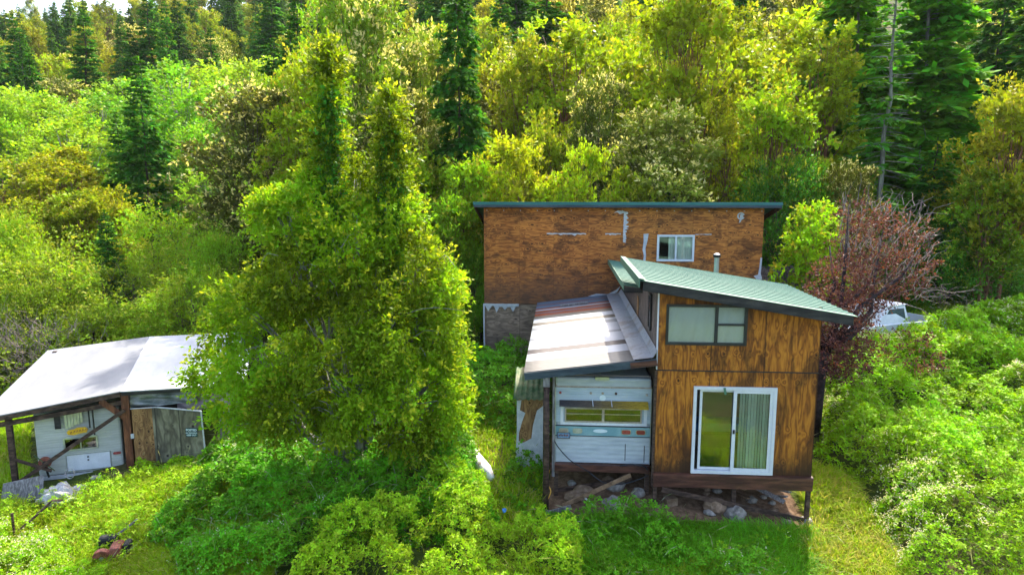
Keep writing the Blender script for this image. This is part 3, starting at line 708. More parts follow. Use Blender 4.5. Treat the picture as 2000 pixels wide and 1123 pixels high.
def lean_to():
    root = empty('lean_to_roof', (A0[0], A0[1], 0), YAW, 'low metal lean-to roof with white, grey and rusty bands between the two cabins', 'roof')
    z0 = lambda u, v: 2.36+.132*(u+3.0)
    ribbed(-3.02, -.52, -.12, 9.14, z0, .115, .010, .006).build('metal_sheet', M['banded'], root, smooth=True)
    # flashing folded up against the cabin wall
    MB().add([(-.55, -.12, z0(-.55, 0)+.022), (-.12, -.12, z0(-.12, 0)+.022), (-.02, -.12, z0(0, 0)+.16), (-.02, 9.14, z0(0, 0)+.16), (-.12, 9.14, z0(-.12, 0)+.022), (-.55, 9.14, z0(-.55, 0)+.022)], [(0, 1, 4, 5), (1, 2, 3, 4)]).build('flashing', M['flash'], root)
    MB().beam((-3.0, -.13, z0(-3, 0)-.095), (-.03, -.13, z0(-.03, 0)-.095), .045, .16).build('fascia_board', M['fascia_blue'], root)
    MB().beam((-.62, -.16, z0(-.62, 0)-.10), (-.03, -.16, z0(-.03, 0)-.10), .02, .13).build('fascia_patch', M['wood_rim'], root)
    b = MB()
    for v in np.arange(.4, 9, 1.1): b.beam((-2.95, v, z0(-2.95, v)-.10), (-.1, v, z0(-.1, v)-.10), .045, .14)
    b.build('rafters', M['wood_dark'], root)
    MB().beam((-2.2, 7.75, z0(-2.2, 0)+.05), (-1.25, 7.75, z0(-1.25, 0)+.05), .22, .05).build('loose_plank', M['wood_grey'], root)
    scrap([(-1.2, 2.62), (-.9, 2.72), (-.5, 2.70), (-.2, 2.86), (-.05, 3.0), (-.15, 2.80), (-.45, 2.62)], 9.15, M['wrap'], root, 'house_wrap_scrap')
    for u, v, r in ((-2.50, -.0, .075),):
        MB().tube([(u, v, hgz(u, v)-.2), (u+.01, v, .7), (u, v, 2.02)], [r, r*.93, r*.9], 12).build('log_post', M['wood_dark'], root, smooth=True)
        MB().box(u-.075, u+.075, v-.09, v+.07, 2.02, z0(u, v)-.16).build('post_block', M['wood_grey'], root)
    MB().box(-2.36, -2.30, .28, .36, -.3, 2.2).build('corner_post', M['wood_grey'], root)
    MB().box(-2.9, -2.84, 5, 5.06, hgz(-2.87, 5)-.1, 2.25).build('rear_post', M['wood_dark'], root)
lean_to()
def closet():
    root = empty('storage_closet', (A0[0], A0[1], 0), YAW, 'narrow storage closet wrapped in torn white sheeting under a small mossy green roof', 'closet')
    u0, u1, v0, v1 = -3.27, -2.62, 1.7, 2.7
    g = hgz(-3, 2)-.1
    MB().box(u0, u1, v0, v1, g, 1.22).build('plywood_body', M['ply_tan'], root)
    L = scrap([(u0-.02, 1.10), (u0+.10, 1.12), (u0+.06, .85), (u0+.20, .78), (u0+.12, .55), (u0+.04, .25), (u0+.03, .02), (u0+.16, -.02), (u0+.36, .10), (u0+.40, .45), (u0+.50, .85), (u1+.01, .98), (u1+.01, g), (u0-.03, g), (u0-.05, -.4), (u0-.01, .4)][::-1], v0-.003, M['wrap'], root, 'torn_wrap', .012)
    MB().box(u0-.02, u0-.003, v0, v1, g, 1.0).build('side_wrap', M['wrap'], root)
    # small corrugated roof sloping to the front
    mb = MB(); vs = []; n = 40
    for i in range(n+1):
        u = u0-.10+(u1-u0+.2)*i/n; h = .018*math.sin(i/n*2*math.pi*6)
        vs += [(u, v0-.2, 1.20+h), (u, v1+.1, 1.68+h)]
    mb.add(vs, [(2*i, 2*i+2, 2*i+3, 2*i+1) for i in range(n)]); r = mb.build('corrugated_roof', M['mossy_tin'], root, smooth=True)
    r.modifiers.new('thick', 'SOLIDIFY').thickness = .008
closet()
def camper_front():
    root = empty('old_camper', (A0[0], A0[1], 0), YAW, 'old pale blue and white camper trailer tucked under the banded lean-to roof', 'camper trailer')
    v = .5; a, b = -2.29, -.04; z0, z1 = -.02, 2.08
    MB().box(a, b, v+.03, 5.6, z0, z1).build('body', M['camper_lo'], root, bevel=.05)
    MB().box(a+.01, b-.01, v, v+.03, .985, 1.84).build('upper_skin', M['camper'], root)
    MB().box(a+.01, b-.01, v, v+.03, z0+.01, .655).build('lower_skin', M['camper_lo'], root)
    MB().box(a+.005, b-.005, v-.01, v+.03, .665, .90).build('turquoise_band', M['band'], root)
    for z in (.66, .905): MB().box(a, b, v-.018, v, z-.008, z+.008).build('band_trim', M['fascia_dark'], root)
    MB().add([(a, v, 1.84), (b, v, 1.84), (b, v+.22, 2.10), (a, v+.22, 2.10), (a, v+.5, 1.84), (b, v+.5, 1.84)], [(0, 1, 2, 3), (0, 3, 4), (1, 5, 2)]).build('front_brow', M['cream'], root)
    for u in (a, b): MB().box(u-.012, u+.012, v-.014, v+.03, z0, 1.84).build('edge_trim', M['steel'], root)
    # window with raised visor
    w = frame_mb(-2.07, -.25, 1.00, 1.36, .035, v-.03, v).box(-1.19, -1.13, v-.028, v, 1.035, 1.325).box(-2.03, -1.19, v-.026, v-.01, 1.20, 1.215).box(-1.13, -.29, v-.026, v-.01, 1.20, 1.215).build('window', M['cream'], root)
    frame_mb(-2.17, -.13, .93, 1.44, .07, v-.012, v-.001).build('white_surround', M['truck_white'], w)
    MB().box(-2.035, -1.19, v-.012, v-.008, 1.035, 1.325).box(-1.13, -.285, v-.012, v-.008, 1.035, 1.325).build('pane', M['glass_dark'], w)
    MB().box(-2.03, -.29, v-.006, v-.002, 1.04, 1.32).build('drawn_blind', M['tarp_grey'], w)
    vz = MB().add([(-2.20, v-.02, 1.54), (-.12, v-.02, 1.54), (-.12, v-.22, 1.42), (-2.20, v-.22, 1.46), (-2.20, v-.02, 1.525), (-.12, v-.02, 1.525), (-.12, v-.22, 1.405), (-2.20, v-.22, 1.445)], [(0, 1, 2, 3), (7, 6, 5, 4), (3, 2, 6, 7), (0, 3, 7, 4), (1, 5, 6, 2)])
    vo = vz.build('window_visor', M['visor'], root)
    for u in (-1.42, -.98): MB().beam((u, v-.02, 1.56), (u+.01, v-.22, 1.46), .014, .012).build('visor_rib', M['truck_white'], vo)
    for u, m in ((-2.09, 'dull_lens'), (-1.76, 'dull_lens'), (-.61, 'red_lens'), (-.27, 'red_lens')):
        c = [(u+.115*math.cos(t)*(abs(math.cos(t))**-.45 if abs(math.cos(t)) > .3 else 1), .785+.062*math.sin(t)) for t in np.linspace(0, 2*math.pi, 20, endpoint=False)]
        c = [(u+.115*np.sign(math.cos(t))*abs(math.cos(t))**.5, .785+.062*np.sign(math.sin(t))*abs(math.sin(t))**.5) for t in np.linspace(0, 2*math.pi, 24, endpoint=False)]
        fr = scrap(c, v-.012, M['dull_lens'] if m == 'dull_lens' else M['steel'], root, 'lamp', .02)
        if m == 'red_lens': scrap([(u+(x-u)*.88, .785+(z-.785)*.82) for x, z in c], v-.033, M['red_lens'], fr, 'lens', .008)
        else: scrap([(u+(x-u)*.8, .785+(z-.785)*.55) for x, z in c], v-.033, M['cream'] if u < -2 else M['dull_lens'], fr, 'lens', .006)
    # licence plate with faded characters
    pl = MB().box(-2.24, -1.94, v-.04, v-.03, .60, .74).build('licence_plate', M['blue_plate'], root)
    ch = MB()
    for i in range(6): ch.box(-2.205+i*.04, -2.18+i*.04, v-.044, v-.041, .65, .69+(i % 2)*.01)
    ch.build('plate_marks', M['red_paint'], pl); frame_mb(-2.245, -1.935, .595, .745, .012, v-.046, v-.039).build('plate_frame', M['wood_rim'], pl)
    # oval emblem
    em = [(-1.22+.17*math.cos(t), .79+.045*math.sin(t)) for t in np.linspace(0, 6.283, 20, endpoint=False)]
    scrap(em, v-.011, M['letters'], root, 'oval_emblem', .006)
    # round marker lamps and sticker
    for u, z, m in ((-2.18, 1.72, 'red_lens'), (-1.46, 1.72, 'cream'), (-1.18, 1.72, 'cream'), (-.87, 1.72, 'wood_rim'), (-.15, 1.70, 'cream')):
        MB().tube([(u, v, z), (u, v-.025, z)], .03, 12).build('marker_lamp', M[m], root)
    MB().tube([(-1.18, v, 1.60), (-1.18, v-.006, 1.60)], .075, 16).build('round_sticker', M['letters'], root)
    for u, z in ((-.62, .28), (-.17, .25)): MB().box(u-.008, u+.008, v-.006, v, z-.22, z+.2).build('rust_streak', M['fascia_dark'], root)
    # sill beam, posts, vent
    MB().box(a-.12, .02-.07, v-.14, v-.02, -.19, -.02).build('sill_beam', M['wood_rim'], root, bevel=.006)
    for u in (a+.03, b-.06): MB().box(u-.05, u+.05, v-.1, v, hgz(u, v)-.1, -.19).build('support_post', M['wood_dark'], root)
    MB().box(-1.36, -1.04, v-.05, v+.06, 2.05, 2.12).build('roof_vent', M['steel'], root)
M['visor'] = None
k = NT('peeling_visor'); sx = k.n('SeparateXYZ'); k.lk(k.coord(), sx.inputs[0])
cc = k.ramp(k.math('MULTIPLY_ADD', sx.outputs[0], .5, 1.1), [(.0, (.06, .055, .06)), (.4, (.12, .09, .06)), (.75, (.30, .20, .03)), (1, (.48, .32, .03))])
cc = k.mix(.8, cc, k.ramp(k.noise(k.coord(scale=(1, 6, 6)), 9, 5, .7), [(.35, .35), (.65, 1.4)]), 'MULTIPLY'); k.base(cc, .7); M['visor'] = k.m
M['blue_plate'] = dirty('blue_licence_plate', (.10, .22, .36), (.25, .40, .50), 30, .5, bump=0)
camper_front()
#@@LEFT
S0 = (-10.99, 18.5); SY = R(18)
def sw_(u, v, w=0):
    c, s = math.cos(SY), math.sin(SY); return (S0[0]+u*c-v*s, S0[1]+u*s+v*c, w)
def sgz(u, v):
    x, y, _ = sw_(u, v); return gz(x, y)
def carport():
    root = empty('carport', (S0[0], S0[1], 0), SY, 'leaning timber carport with a pale two-plane sheet roof over a parked trailer', 'carport')
    F0, F1, F2 = (-3.45, 0, .40), (0, 0, .86), (3.3, -.05, .78)
    B0, B1, B2 = (-3.35, 5.6, .98), (-.18, 5.5, 1.26), (3.2, 5.5, 1.20)
    def slab(a, b, c, d, mat, name):
        vs = [a, b, c, d]+[(p[0], p[1], p[2]-.03) for p in (a, b, c, d)]
        return MB().add(vs, [(0, 1, 2, 3), (7, 6, 5, 4), (0, 4, 5, 1), (1, 5, 6, 2), (2, 6, 7, 3), (3, 7, 4, 0)]).build(name, mat, root)
    slab(F0, F1, B1, B0, M['tin_grey'], 'roof_plane'); slab((.004, 0, .86), F2, B2, (-.176, 5.5, 1.26), M['tin_white'], 'roof_plane')
    MB().beam((-3.45, .04, .30), (-.02, .04, .76), .04, .13).build('fascia_board', M['wood_dark'], root)
    MB().beam((.02, .04, .765), (3.3, .0, .70), .04, .09).build('fascia_board', M['fascia_dark'], root)
    MB().beam((-3.3, .16, .12), (.0, .16, .50), .09, .12).build('header_beam', M['wood_dark'], root)
    r = MB()
    for v in (1.2, 2.4, 3.6, 4.8): r.beam((-3.3, v, .32+v*.1), (-.05, v, .74+v*.07), .05, .12); r.beam((.05, v, .74+v*.07), (3.2, v, .66+v*.07), .05, .12)
    r.build('rafters', M['wood_dark'], root)
    MB().box(-.02, .17, .05, .26, sgz(0, .1)-.1, .74).build('corner_post', M['wood_red'], root)
    MB().box(-2.85, -2.72, .12, .26, sgz(-2.8, .2)-.1, .38).build('side_post', M['wood_dark'], root)
    MB().box(2.86, 2.97, .15, .27, sgz(2.9, .2)-.1, .72).build('side_post', M['wood_dark'], root)
    for u in (-3.1, 3.0): MB().box(u, u+.12, 5.2, 5.32, sgz(u, 5.2)-.1, 1.0).build('rear_post', M['wood_dark'], root)
    MB().beam((-2.62, .0, -1.45), (.06, .0, .30), .05, .10).build('diagonal_brace', M['wood_dark'], root)
    MB().beam((-2.75, .02, -.78), (-1.85, .02, -1.25), .04, .08).build('diagonal_brace', M['wood_dark'], root)
    MB().beam((-.55, .14, .60), (.06, .14, .02), .06, .16).build('knee_brace', M['wood_red'], root)
    MB().beam((-3.5, .1, .28), (-2.98, .1, .42), .02, .16).build('loose_board', M['tarp_white'], root)
    # corrugated scraps and rods hung under the header
    MB().box(-1.75, -1.60, .27, .29, -.15, .28).build('hung_panel', M['fascia_dark'], root)
    hp = MB()
    for i in range(6): hp.box(-1.50+i*.075, -1.435+i*.075, .262+.008*(i % 2), .28, -.17+.03*i, .36)
    hp.build('hung_panel', M['steel'], root)
    for u in (-.90, -.80): MB().box(u-.015, u+.015, .26, .30, -.2 if u < -.85 else -.42, .42).build('hung_rod', M['rubber'], root)
    # sheet over the right bay
    def cloth(u0, u1, z1, z0f, v, mat, name, seed):
        vs = []; fs = []; nx, nz = 40, 14
        for j in range(nz+1):
            for i in range(nx+1):
                s = i/nx; t = j/nz; u = u0+(u1-u0)*s; zb = z0f(s)
                vs.append((u, v+.07*mnoise.noise(Vector((u*3, t*4, seed)))+.05*math.sin(t*9+u*5), zb+(z1(s)-zb)*t))
        for j in range(nz):
            for i in range(nx): q = j*(nx+1)+i; fs.append((q, q+1, q+nx+2, q+nx+1))
        return MB().add(vs, fs).build(name, mat, root, smooth=True)
    cloth(.12, 1.9, lambda s: .72-.02*s, lambda s: .30-.02*s, .22, M['tarp_grey'], 'tarp', 1.0)
    cloth(1.35, 3.1, lambda s: .69-.02*s, lambda s: .12-.4*s-.15*math.sin(s*9), .34, M['tarp_pink'], 'tarp', 7.0)
    cloth(2.45, 2.95, lambda s: .1, lambda s: -1.0, .42, M['tarp_pink'], 'tarp', 3.0)
    # plywood enclosure: tan fixed panel plus swung grey door
    MB().box(.22, .74, .06, .10, sgz(.5, 0)-.1, .31).build('plywood_panel', M['ply_tan'], root)
    dr = MB().add([(.74, .05, sgz(.9, 0)-.1), (2.10, -.42, sgz(2, -.4)+.1), (2.07, -.42, .19), (.74, .05, .29), (.74, .09, sgz(.9, 0)-.1), (2.11, -.38, sgz(2, -.4)+.1), (2.08, -.38, .19), (.74, .09, .29)],
         [(0, 1, 2, 3), (7, 6, 5, 4), (0, 4, 5, 1), (1, 5, 6, 2), (2, 6, 7, 3), (3, 7, 4, 0)]).build('grey_door_panel', M['ply_mossy'], root)
    MB().beam((.2, .02, .325), (.9, -.02, .31), .03, .02).build('white_edge', M['wrap'], root)
    MB().beam((.9, -.03, .312), (2.09, -.43, .20), .03, .03).build('white_edge', M['wrap'], root)
    MB().beam((2.08, -.435, .2), (2.12, -.435, sgz(2, -.4)+.12), .04, .03, (0, 1, 0)).build('white_edge', M['wrap'], root)
    MB().box(.16, .24, .0, .05, -.55, -.42).build('hinge', M['wrap'], root)
    # dark back of the bay
    MB().box(.3, 3.2, 3.0, 3.05, sgz(2, 3)-.1, .8).build('back_wall', M['dark'], root)
    MB().box(-.05, .0, .3, 5.3, sgz(0, 2)-.1, .75).build('middle_wall', M['dark'], root)
    return root
carport()
def text_obj(body, size, mat, parent, loc, rot, name='lettering'):
    cu = bpy.data.curves.new(name, 'FONT'); cu.body = body; cu.size = size; cu.align_x = 'CENTER'; cu.extrude = .001; cu.offset = size*.03
    t = bpy.data.objects.new('tmp', cu); COL.objects.link(t)
    dg = bpy.context.evaluated_depsgraph_get(); me = bpy.data.meshes.new_from_object(t.evaluated_get(dg)); bpy.data.objects.remove(t)
    me.materials.clear(); me.materials.append(mat)
    o = bpy.data.objects.new(name, me); COL.objects.link(o); o.parent = parent; o.location = loc; o.rotation_euler = rot; return o
def posted_sign():
    p = sw_(1.79, -.36); root = empty('posted_sign', (p[0], p[1], -.42), SY-math.atan2(.47, 1.36), 'small dark teal notice reading POSTED NO TRESPASSING KEEP OUT, nailed to the grey carport door', 'sign')
    MB().box(-.165, .165, -.012, 0, -.13, .13).build('board', M['teal_sign'], root)
    for b, s, z in (('POSTED', .085, .045), ('NO TRESPASSING', .042, -.025), ('KEEP OUT', .062, -.098)): text_obj(b, s, M['letters'], root, (0, -.015, z), (R(90), 0, 0))
posted_sign()
def camper_left():
    root = empty('white_camper', (*sw_(0, 0)[:2], 0), SY, 'white ribbed camper trailer parked under the left carport behind a diagonal brace', 'camper trailer')
    a, b, v = -2.3, -.16, .42; z0, z1 = -1.55, .30
    MB().box(a, b, v, 5.0, z0, z1).build('body', M['camper2'], root, bevel=.06)
    w = frame_mb(-1.62, -.77, -.86, -.48, .04, v-.03, v-.002).box(-1.21, -1.18, v-.028, v-.002, -.82, -.52).build('window', M['steel'], root)
    MB().box(-1.58, -.81, v-.016, v-.010, -.82, -.52).build('pane', M['glass_dark'], w); MB().box(-1.58, -.81, v-.006, v-.002, -.82, -.52).build('window_backing', M['dark'], w)
    MB().box(-1.58, -.50, v-.012, v-.002, -1.46, -1.0).build('hatch_door', M['truck_white'], root)
    frame_mb(-1.60, -.48, -1.48, -.98, .02, v-.02, v-.002).build('hatch_frame', M['steel'], root)
    for z in (-1.09, -1.18): MB().box(-1.07, -1.03, v-.025, v-.013, z-.02, z+.02).build('hatch_latch', M['rubber'], root)
    c = [(-.31+.10*np.sign(math.cos(t))*abs(math.cos(t))**.4, -1.07+.035*np.sign(math.sin(t))*abs(math.sin(t))**.4) for t in np.linspace(0, 6.283, 20, endpoint=False)]
    scrap(c, v-.002, M['red_lens'], root, 'tail_lamp', .03)
    MB().box(a, b, v-.05, v, z0-.09, z0+.01).build('bumper', M['wrap'], root)
    for u in (a+.25, b-.45):
        MB().tube([(u, 3.2, z0+.02), (u+.2, 3.2, z0+.02)], .33, 20).build('wheel', M['rubber'], root)
camper_left()
# yellow sign hanging in front of the white camper
def yellow_banner():
    root = empty('yellow_sign', (*sw_(-1.2, .24)[:2], -.24), SY-.0, 'small tilted yellow sign with red script hanging below the carport header', 'sign')
    pts = [(-.24, -.09), (-.1, -.12), (.05, -.085), (.22, -.07), (.26, .02), (.2, .09), (.02, .10), (-.08, .055), (-.22, .04), (-.27, -.02)]
    MB().prism([(x, 0, z) for x, z in pts], (0, -.01, 0)).build('sign_board', M['yellow'], root)
    m = MB()
    for i, (x, z) in enumerate([(-.18, -.03), (-.1, -.02), (-.03, -.01), (.04, 0), (.11, .01), (.18, .02)]):
        m.beam((x, -.014, z-.035), (x+.03, -.014, z+.03), .012, .004, (0, 1, 0)); m.beam((x+.03, -.0145, z+.03), (x+.045, -.0145, z-.02), .01, .004, (0, 1, 0))
    m.build('script_marks', M['red_paint'], root)
yellow_banner()
def reel():
    x, y, _ = sw_(-2.02, .12); root = empty('garden_reel', (x, y, -1.02), SY, 'red round reel with green crossed handles leaning at the left of the white camper', 'hose reel')
    MB().tube([(0, .03, 0), (0, -.03, 0)], .16, 22).build('disc', M['red_paint'], root)
    MB().tube([(0, -.03, 0), (0, -.07, 0)], .05, 12).build('hub', M['rubber'], root)
    for a in (.6, 2.3): MB().beam((-.34*math.cos(a), -.05, -.34*math.sin(a)), (.34*math.cos(a), -.05, .34*math.sin(a)), .02, .03, (0, 1, 0)).build('handle_bar', M['mossy_tin'], root)
    MB().beam((0, .0, -.15), (.05, .02, -.45), .04, .04, (0, 1, 0)).build('stand', M['rubber'], root)
reel()
def blob(name, mat, loc, r, seed, label, cat, group=None, rz=0, freq=1.6, amp=.35, sub=3):
    import bmesh
    bm = bmesh.new(); bmesh.ops.create_icosphere(bm, subdivisions=sub, radius=1)
    for v in bm.verts:
        n = mnoise.fractal(v.co*freq+Vector((seed*3.1, seed, 0)), .8, 2.1, 4); v.co *= 1+amp*n
        v.co = Vector((v.co.x*r[0], v.co.y*r[1], max(v.co.z, -.6)*r[2]))
    me = bpy.data.meshes.new(name); bm.to_mesh(me); bm.free(); me.materials.append(mat)
    me.polygons.foreach_set('use_smooth', [False]*len(me.polygons))
    o = bpy.data.objects.new(name, me); COL.objects.link(o); o.location = loc; o.rotation_euler = (0, 0, rz); return tag(o, label, cat, group)
# things on the ground at the left
def slab_panel():
    root = MB()
    p = [sw_(-2.98, -.45), sw_(-1.95, -.55)]; z = [gz(*p[0][:2])-.05, gz(*p[1][:2])-.05]
    vs = [(p[0][0], p[0][1], z[0]), (p[1][0], p[1][1], z[1]), (p[1][0]-.05, p[1][1]+.2, z[1]+.62), (p[0][0], p[0][1]+.2, z[0]+.60)]
    root.prism(vs, (-.02, .03, 0)); o = root.build('grey_board', M['wood_grey']); tag(o, 'silver grey plywood board leaning low in front of the left carport post', 'board')
slab_panel()
px, py = Gp(128, 985); blob('tarp_bundle', M['tarp_white'], (px, py, gz(px, py)+.10), (.62, .42, .36), 3, 'crumpled white tarp heap on the grass before the white camper', 'tarp', freq=2.5, amp=.4, sub=4)
px, py = Gp(155, 1000); o = MB().tube([(px-.35, py-.15, gz(px, py)+.02), (px-.1, py, gz(px, py)+.12), (px+.15, py+.1, gz(px, py)+.16), (px+.35, py+.12, gz(px, py)+.12)], [.05, .07, .06, .04], 8).build('white_pipe', M['tarp_white'], None, True)
tag(o, 'bent white plastic strip lying in grass just right of the white tarp heap', 'scrap')
px, py = Gp(187, 950); o = MB().box(-.12, .12, -.1, .1, 0, .3).build('white_bucket', M['tarp_white'], None, bevel=.04); o.location = (px, py, gz(px, py)); o.rotation_euler = (0, .1, .4); tag(o, 'dirty white container sitting before the white camper', 'container')
px, py = Gp(225, 945); o = blob('brown_sack', M['wood_dark'], (px, py, gz(px, py)+.05), (.42, .28, .22), 5, 'dark brown rounded heap at the foot of the carport corner post', 'debris')
px, py = Gp(140, 957); o = MB().tube([(px+.12*math.cos(t), py+.03*math.sin(t), gz(px, py)+.46+.13*math.sin(t)) for t in np.linspace(0, 6.283, 16)], .012, 6).build('wire_loop', M['tarp_white']); tag(o, 'white bent wire loop poking up behind the tarp heap', 'wire')
def tractor_scrap():
    px, py = Gp(218, 1098); z = gz(px, py); root = empty('rusty_machine', (px, py, z-.12), R(15), 'derelict red garden machine half buried in grass at the bottom left', 'machine')
    MB().box(.02, .26, -.22, .2, .12, .55).build('red_cowl', M['red_paint'], root, bevel=.05)
    MB().tube([(-.14, -.16, .3), (-.14, -.05, .32)], .2, 20).build('red_disc', M['red_paint'], root); 
    MB().tube([(-.14, -.18, .3), (-.14, -.16, .3)], .05, 10).build('disc_hub', M['steel'], root)
    MB().box(.27, .42, -.12, .2, .02, .55).build('black_wheel', M['rubber'], root, bevel=.05)
    MB().box(-.35, .05, .3, .55, .2, .56).build('black_seat', M['rubber'], root, bevel=.06)
    MB().beam((.0, .5, .5), (.42, .7, .75), .04, .04).build('handle_lever', M['wood_grey'], root)
    MB().box(-.45, .3, -.4, -.25, .0, .14).build('red_deck', M['red_paint'], root, bevel=.03)
    MB().box(-.1, .05, -.34, -.3, .14, .24).build('blue_cap', M['blue_plate'], root)
tractor_scrap()
for (qx, qy, pts, lb) in ((95, 1030, [(-.5, -.35, .1), (-.28, -.1, .3), (-.05, .15, .55), (.02, .2, .62), (.25, .25, .6)], 'bent rusty bar standing in the bottom left grass'), (30, 1060, [(0, 0, 0), (0, 0, .75)], 'short dark stake standing at the left edge of the grass')):
    px, py = Gp(qx, qy); o = MB().tube(pts, .03, 6).build('rusty_bar' if qx > 50 else 'stake', M['wood_dark']); o.location = (px, py, gz(px, py)); tag(o, lb, 'bar' if qx > 50 else 'stake')
#@@RIGHT
bx = MB().box(-.75, .75, -.25, .25, 0, .22).build('storage_tote', M['blue'], None, bevel=.03); bx.location = (*hw(1.7, 1.05)[:2], .72); bx.rotation_euler = (0, 0, YAW); tag(bx, 'blue tote inside the small cabin behind the left glass door pane', 'tote')
sd_ = MB().box(-.8, .8, -.3, .3, .66, .70).box(-.78, -.72, -.28, .28, 0.02, .66).box(.72, .78, -.28, .28, 0.02, .66).build('side_table', M['wood_dark'], None); sd_.location = (*hw(1.7, 1.05)[:2], .01); sd_.rotation_euler = (0, 0, YAW); tag(sd_, 'dark table carrying the blue tote inside the small cabin', 'table')
# footing, rocks, planks under the small cabin
def hpos(u, v, dz=0): x, y, _ = hw(u, v); return (x, y, gz(x, y)+dz)
o = MB().tube([(0, 0, -.1), (0, 0, .16), (0, 0, .2)], [.17, .14, .11], 12).build('concrete_footing', M['concrete']); o.location = hpos(3.5, -.0, -.02); tag(o, 'round concrete pier footing under the right corner post of the small cabin', 'footing')
blob('stone', M['stone'], hpos(1.86, -.12, .10), (.22, .2, .24), 2, 'pale grey pointed rock at the foot of the centre cabin post', 'rock', amp=.25)
blob('stone', M['stone_brown'], hpos(1.42, .0, .12), (.26, .2, .24), 6, 'large tilted brown rock left of the centre cabin post', 'rock', amp=.25)
rs = random.Random(5)
for i in range(16):
    u, v = rs.uniform(1.0, 3.3), rs.uniform(-.1, .9); s = rs.uniform(.06, .13)
    blob('rubble_stone', M[rs.choice(['stone', 'stone_brown'])], hpos(u, v, s*.4), (s*1.3, s, s*.8), i+20, 'small loose stone in the rubble beneath the small cabin floor', 'stone', 'rubble stones under the small cabin', sub=2)
for i in range(13):
    u, v = rs.uniform(1.7, 3.2), rs.uniform(.1, 1.6); L = rs.uniform(.5, 1.2); an = R(rs.uniform(100, 150)); w = rs.uniform(.08, .16)
    o = MB().box(-L/2, L/2, -w/2, w/2, -.015, .015).build('scrap_plank', M[rs.choice(['wood_lt', 'wood_grey', 'wood_lt'])]); p = hpos(u, v, .12+rs.random()*.25); o.location = p; o.rotation_euler = (rs.uniform(-.5, .5), rs.uniform(-.35, .35), an)
    tag(o, 'short scrap plank in the jumbled pile under the small cabin', 'plank', 'scrap planks under the small cabin')
for i in range(9):
    u, v = rs.uniform(-2.2, -.2), rs.uniform(-.2, 1.0); s = rs.uniform(.08, .2)
    blob('loose_rock', M[rs.choice(['stone', 'stone_brown'])], hpos(u, v, s*.4), (s*1.3, s, s*.9), i+50, 'loose rock in the debris beneath the pale blue camper', 'rock', 'rocks beneath the camper', sub=2)
for i, (a, b, lb) in enumerate([((-2.1, -.15, .12), (-.5, .25, .62), 'long grey board slanting up beneath the pale blue camper'), ((-2.55, -.3, .02), (-1.9, -.2, .12), 'short grey board end lying left below the camper'), ((-2.3, .5, .1), (-.4, .8, .2), 'dark plank lying flat beneath the pale blue camper'), ((-1.6, .0, .22), (-1.35, -.2, .12), 'short white stick among the debris beneath the camper')]):
    pa, pb = hpos(*a), hpos(*b); o = MB().beam(pa, pb, .03, .10 if i != 3 else .03).build('fallen_board', M['wood_lt' if i == 0 else 'wood_dark' if i == 2 else 'wood_grey' if i == 1 else 'wrap']); tag(o, lb, 'board')
o = MB().box(-.14, .14, -.09, .09, 0, .2).box(-.1, .1, -.1, -.09, .12, .15).build('cinder_block', M['stone_brown']); o.location = hpos(.42, .1); o.rotation_euler = (0, 0, .3); tag(o, 'reddish block on the dirt left under the small cabin', 'block')
# dirt under the cabins
def patch(name, pts, mat, dz, label, step=.25):
    xs = [p[0] for p in pts]; ys = [p[1] for p in pts]; X, Y = np.meshgrid(np.arange(min(xs), max(xs)+step, step), np.arange(min(ys), max(ys)+step, step))
    sd = polysd(np.array(pts), X, Y)
    Z = ground(X, Y)+dz-.12*sstep(.0, -.35, sd)-.12*(sd < -.35); ny, nx = X.shape
    i = np.arange(nx*ny).reshape(ny, nx); q = np.stack([i[:-1, :-1], i[:-1, 1:], i[1:, 1:], i[1:, :-1]], -1).reshape(-1, 4)
    keep = (sd.ravel()[q] > -.6).any(1)
    o = MB().add(np.stack([X, Y, Z], -1).reshape(-1, 3).tolist(), q[keep].tolist()).build(name, mat, None, True); tag(o, kind='structure'); return o
def polysd(poly, X, Y):
    """signed distance, positive inside"""
    X = np.asarray(X, float); Y = np.asarray(Y, float); d = np.full(X.shape, 1e9); ins = np.zeros(X.shape, bool); n = len(poly)
    for i in range(n):
        x0, y0 = poly[i]; x1, y1 = poly[(i+1) % n]; ex, ey = x1-x0, y1-y0
        t = np.clip(((X-x0)*ex+(Y-y0)*ey)/(ex*ex+ey*ey+1e-12), 0, 1); d = np.minimum(d, np.hypot(X-x0-t*ex, Y-y0-t*ey))
        c = ((y0 > Y) != (y1 > Y)) & (X < (x1-x0)*(Y-y0)/(y1-y0+1e-12)+x0); ins ^= c
    return np.where(ins, d, -d)
patch('dirt_ground', [hw(-2.4, -.35)[:2], hw(3.5, -.35)[:2], hw(3.3, 3.3)[:2], hw(-2.3, 3.3)[:2]], M['dirt'], .03, '')
patch('dirt_path', [(-1.6, 15.5), (.3, 15.5), (.6, 19), (-.3, 19.5), (-1.2, 18)], M['dirt'], .02, '')
# white log beside the big tree
px, py = Gp(940, 922); o = MB().tube([(px-.28, py+.65, gz(px, py)+.30), (px-.1, py+.2, gz(px, py)+.22), (px+.12, py-.2, gz(px, py)+.16), (px+.3, py-.6, gz(px, py)+.08)], [.13, .17, .16, .08], 12).build('bleached_log', M['log_white'], None, True); tag(o, 'bleached white log lying on the slope right of the big leafy tree', 'log')
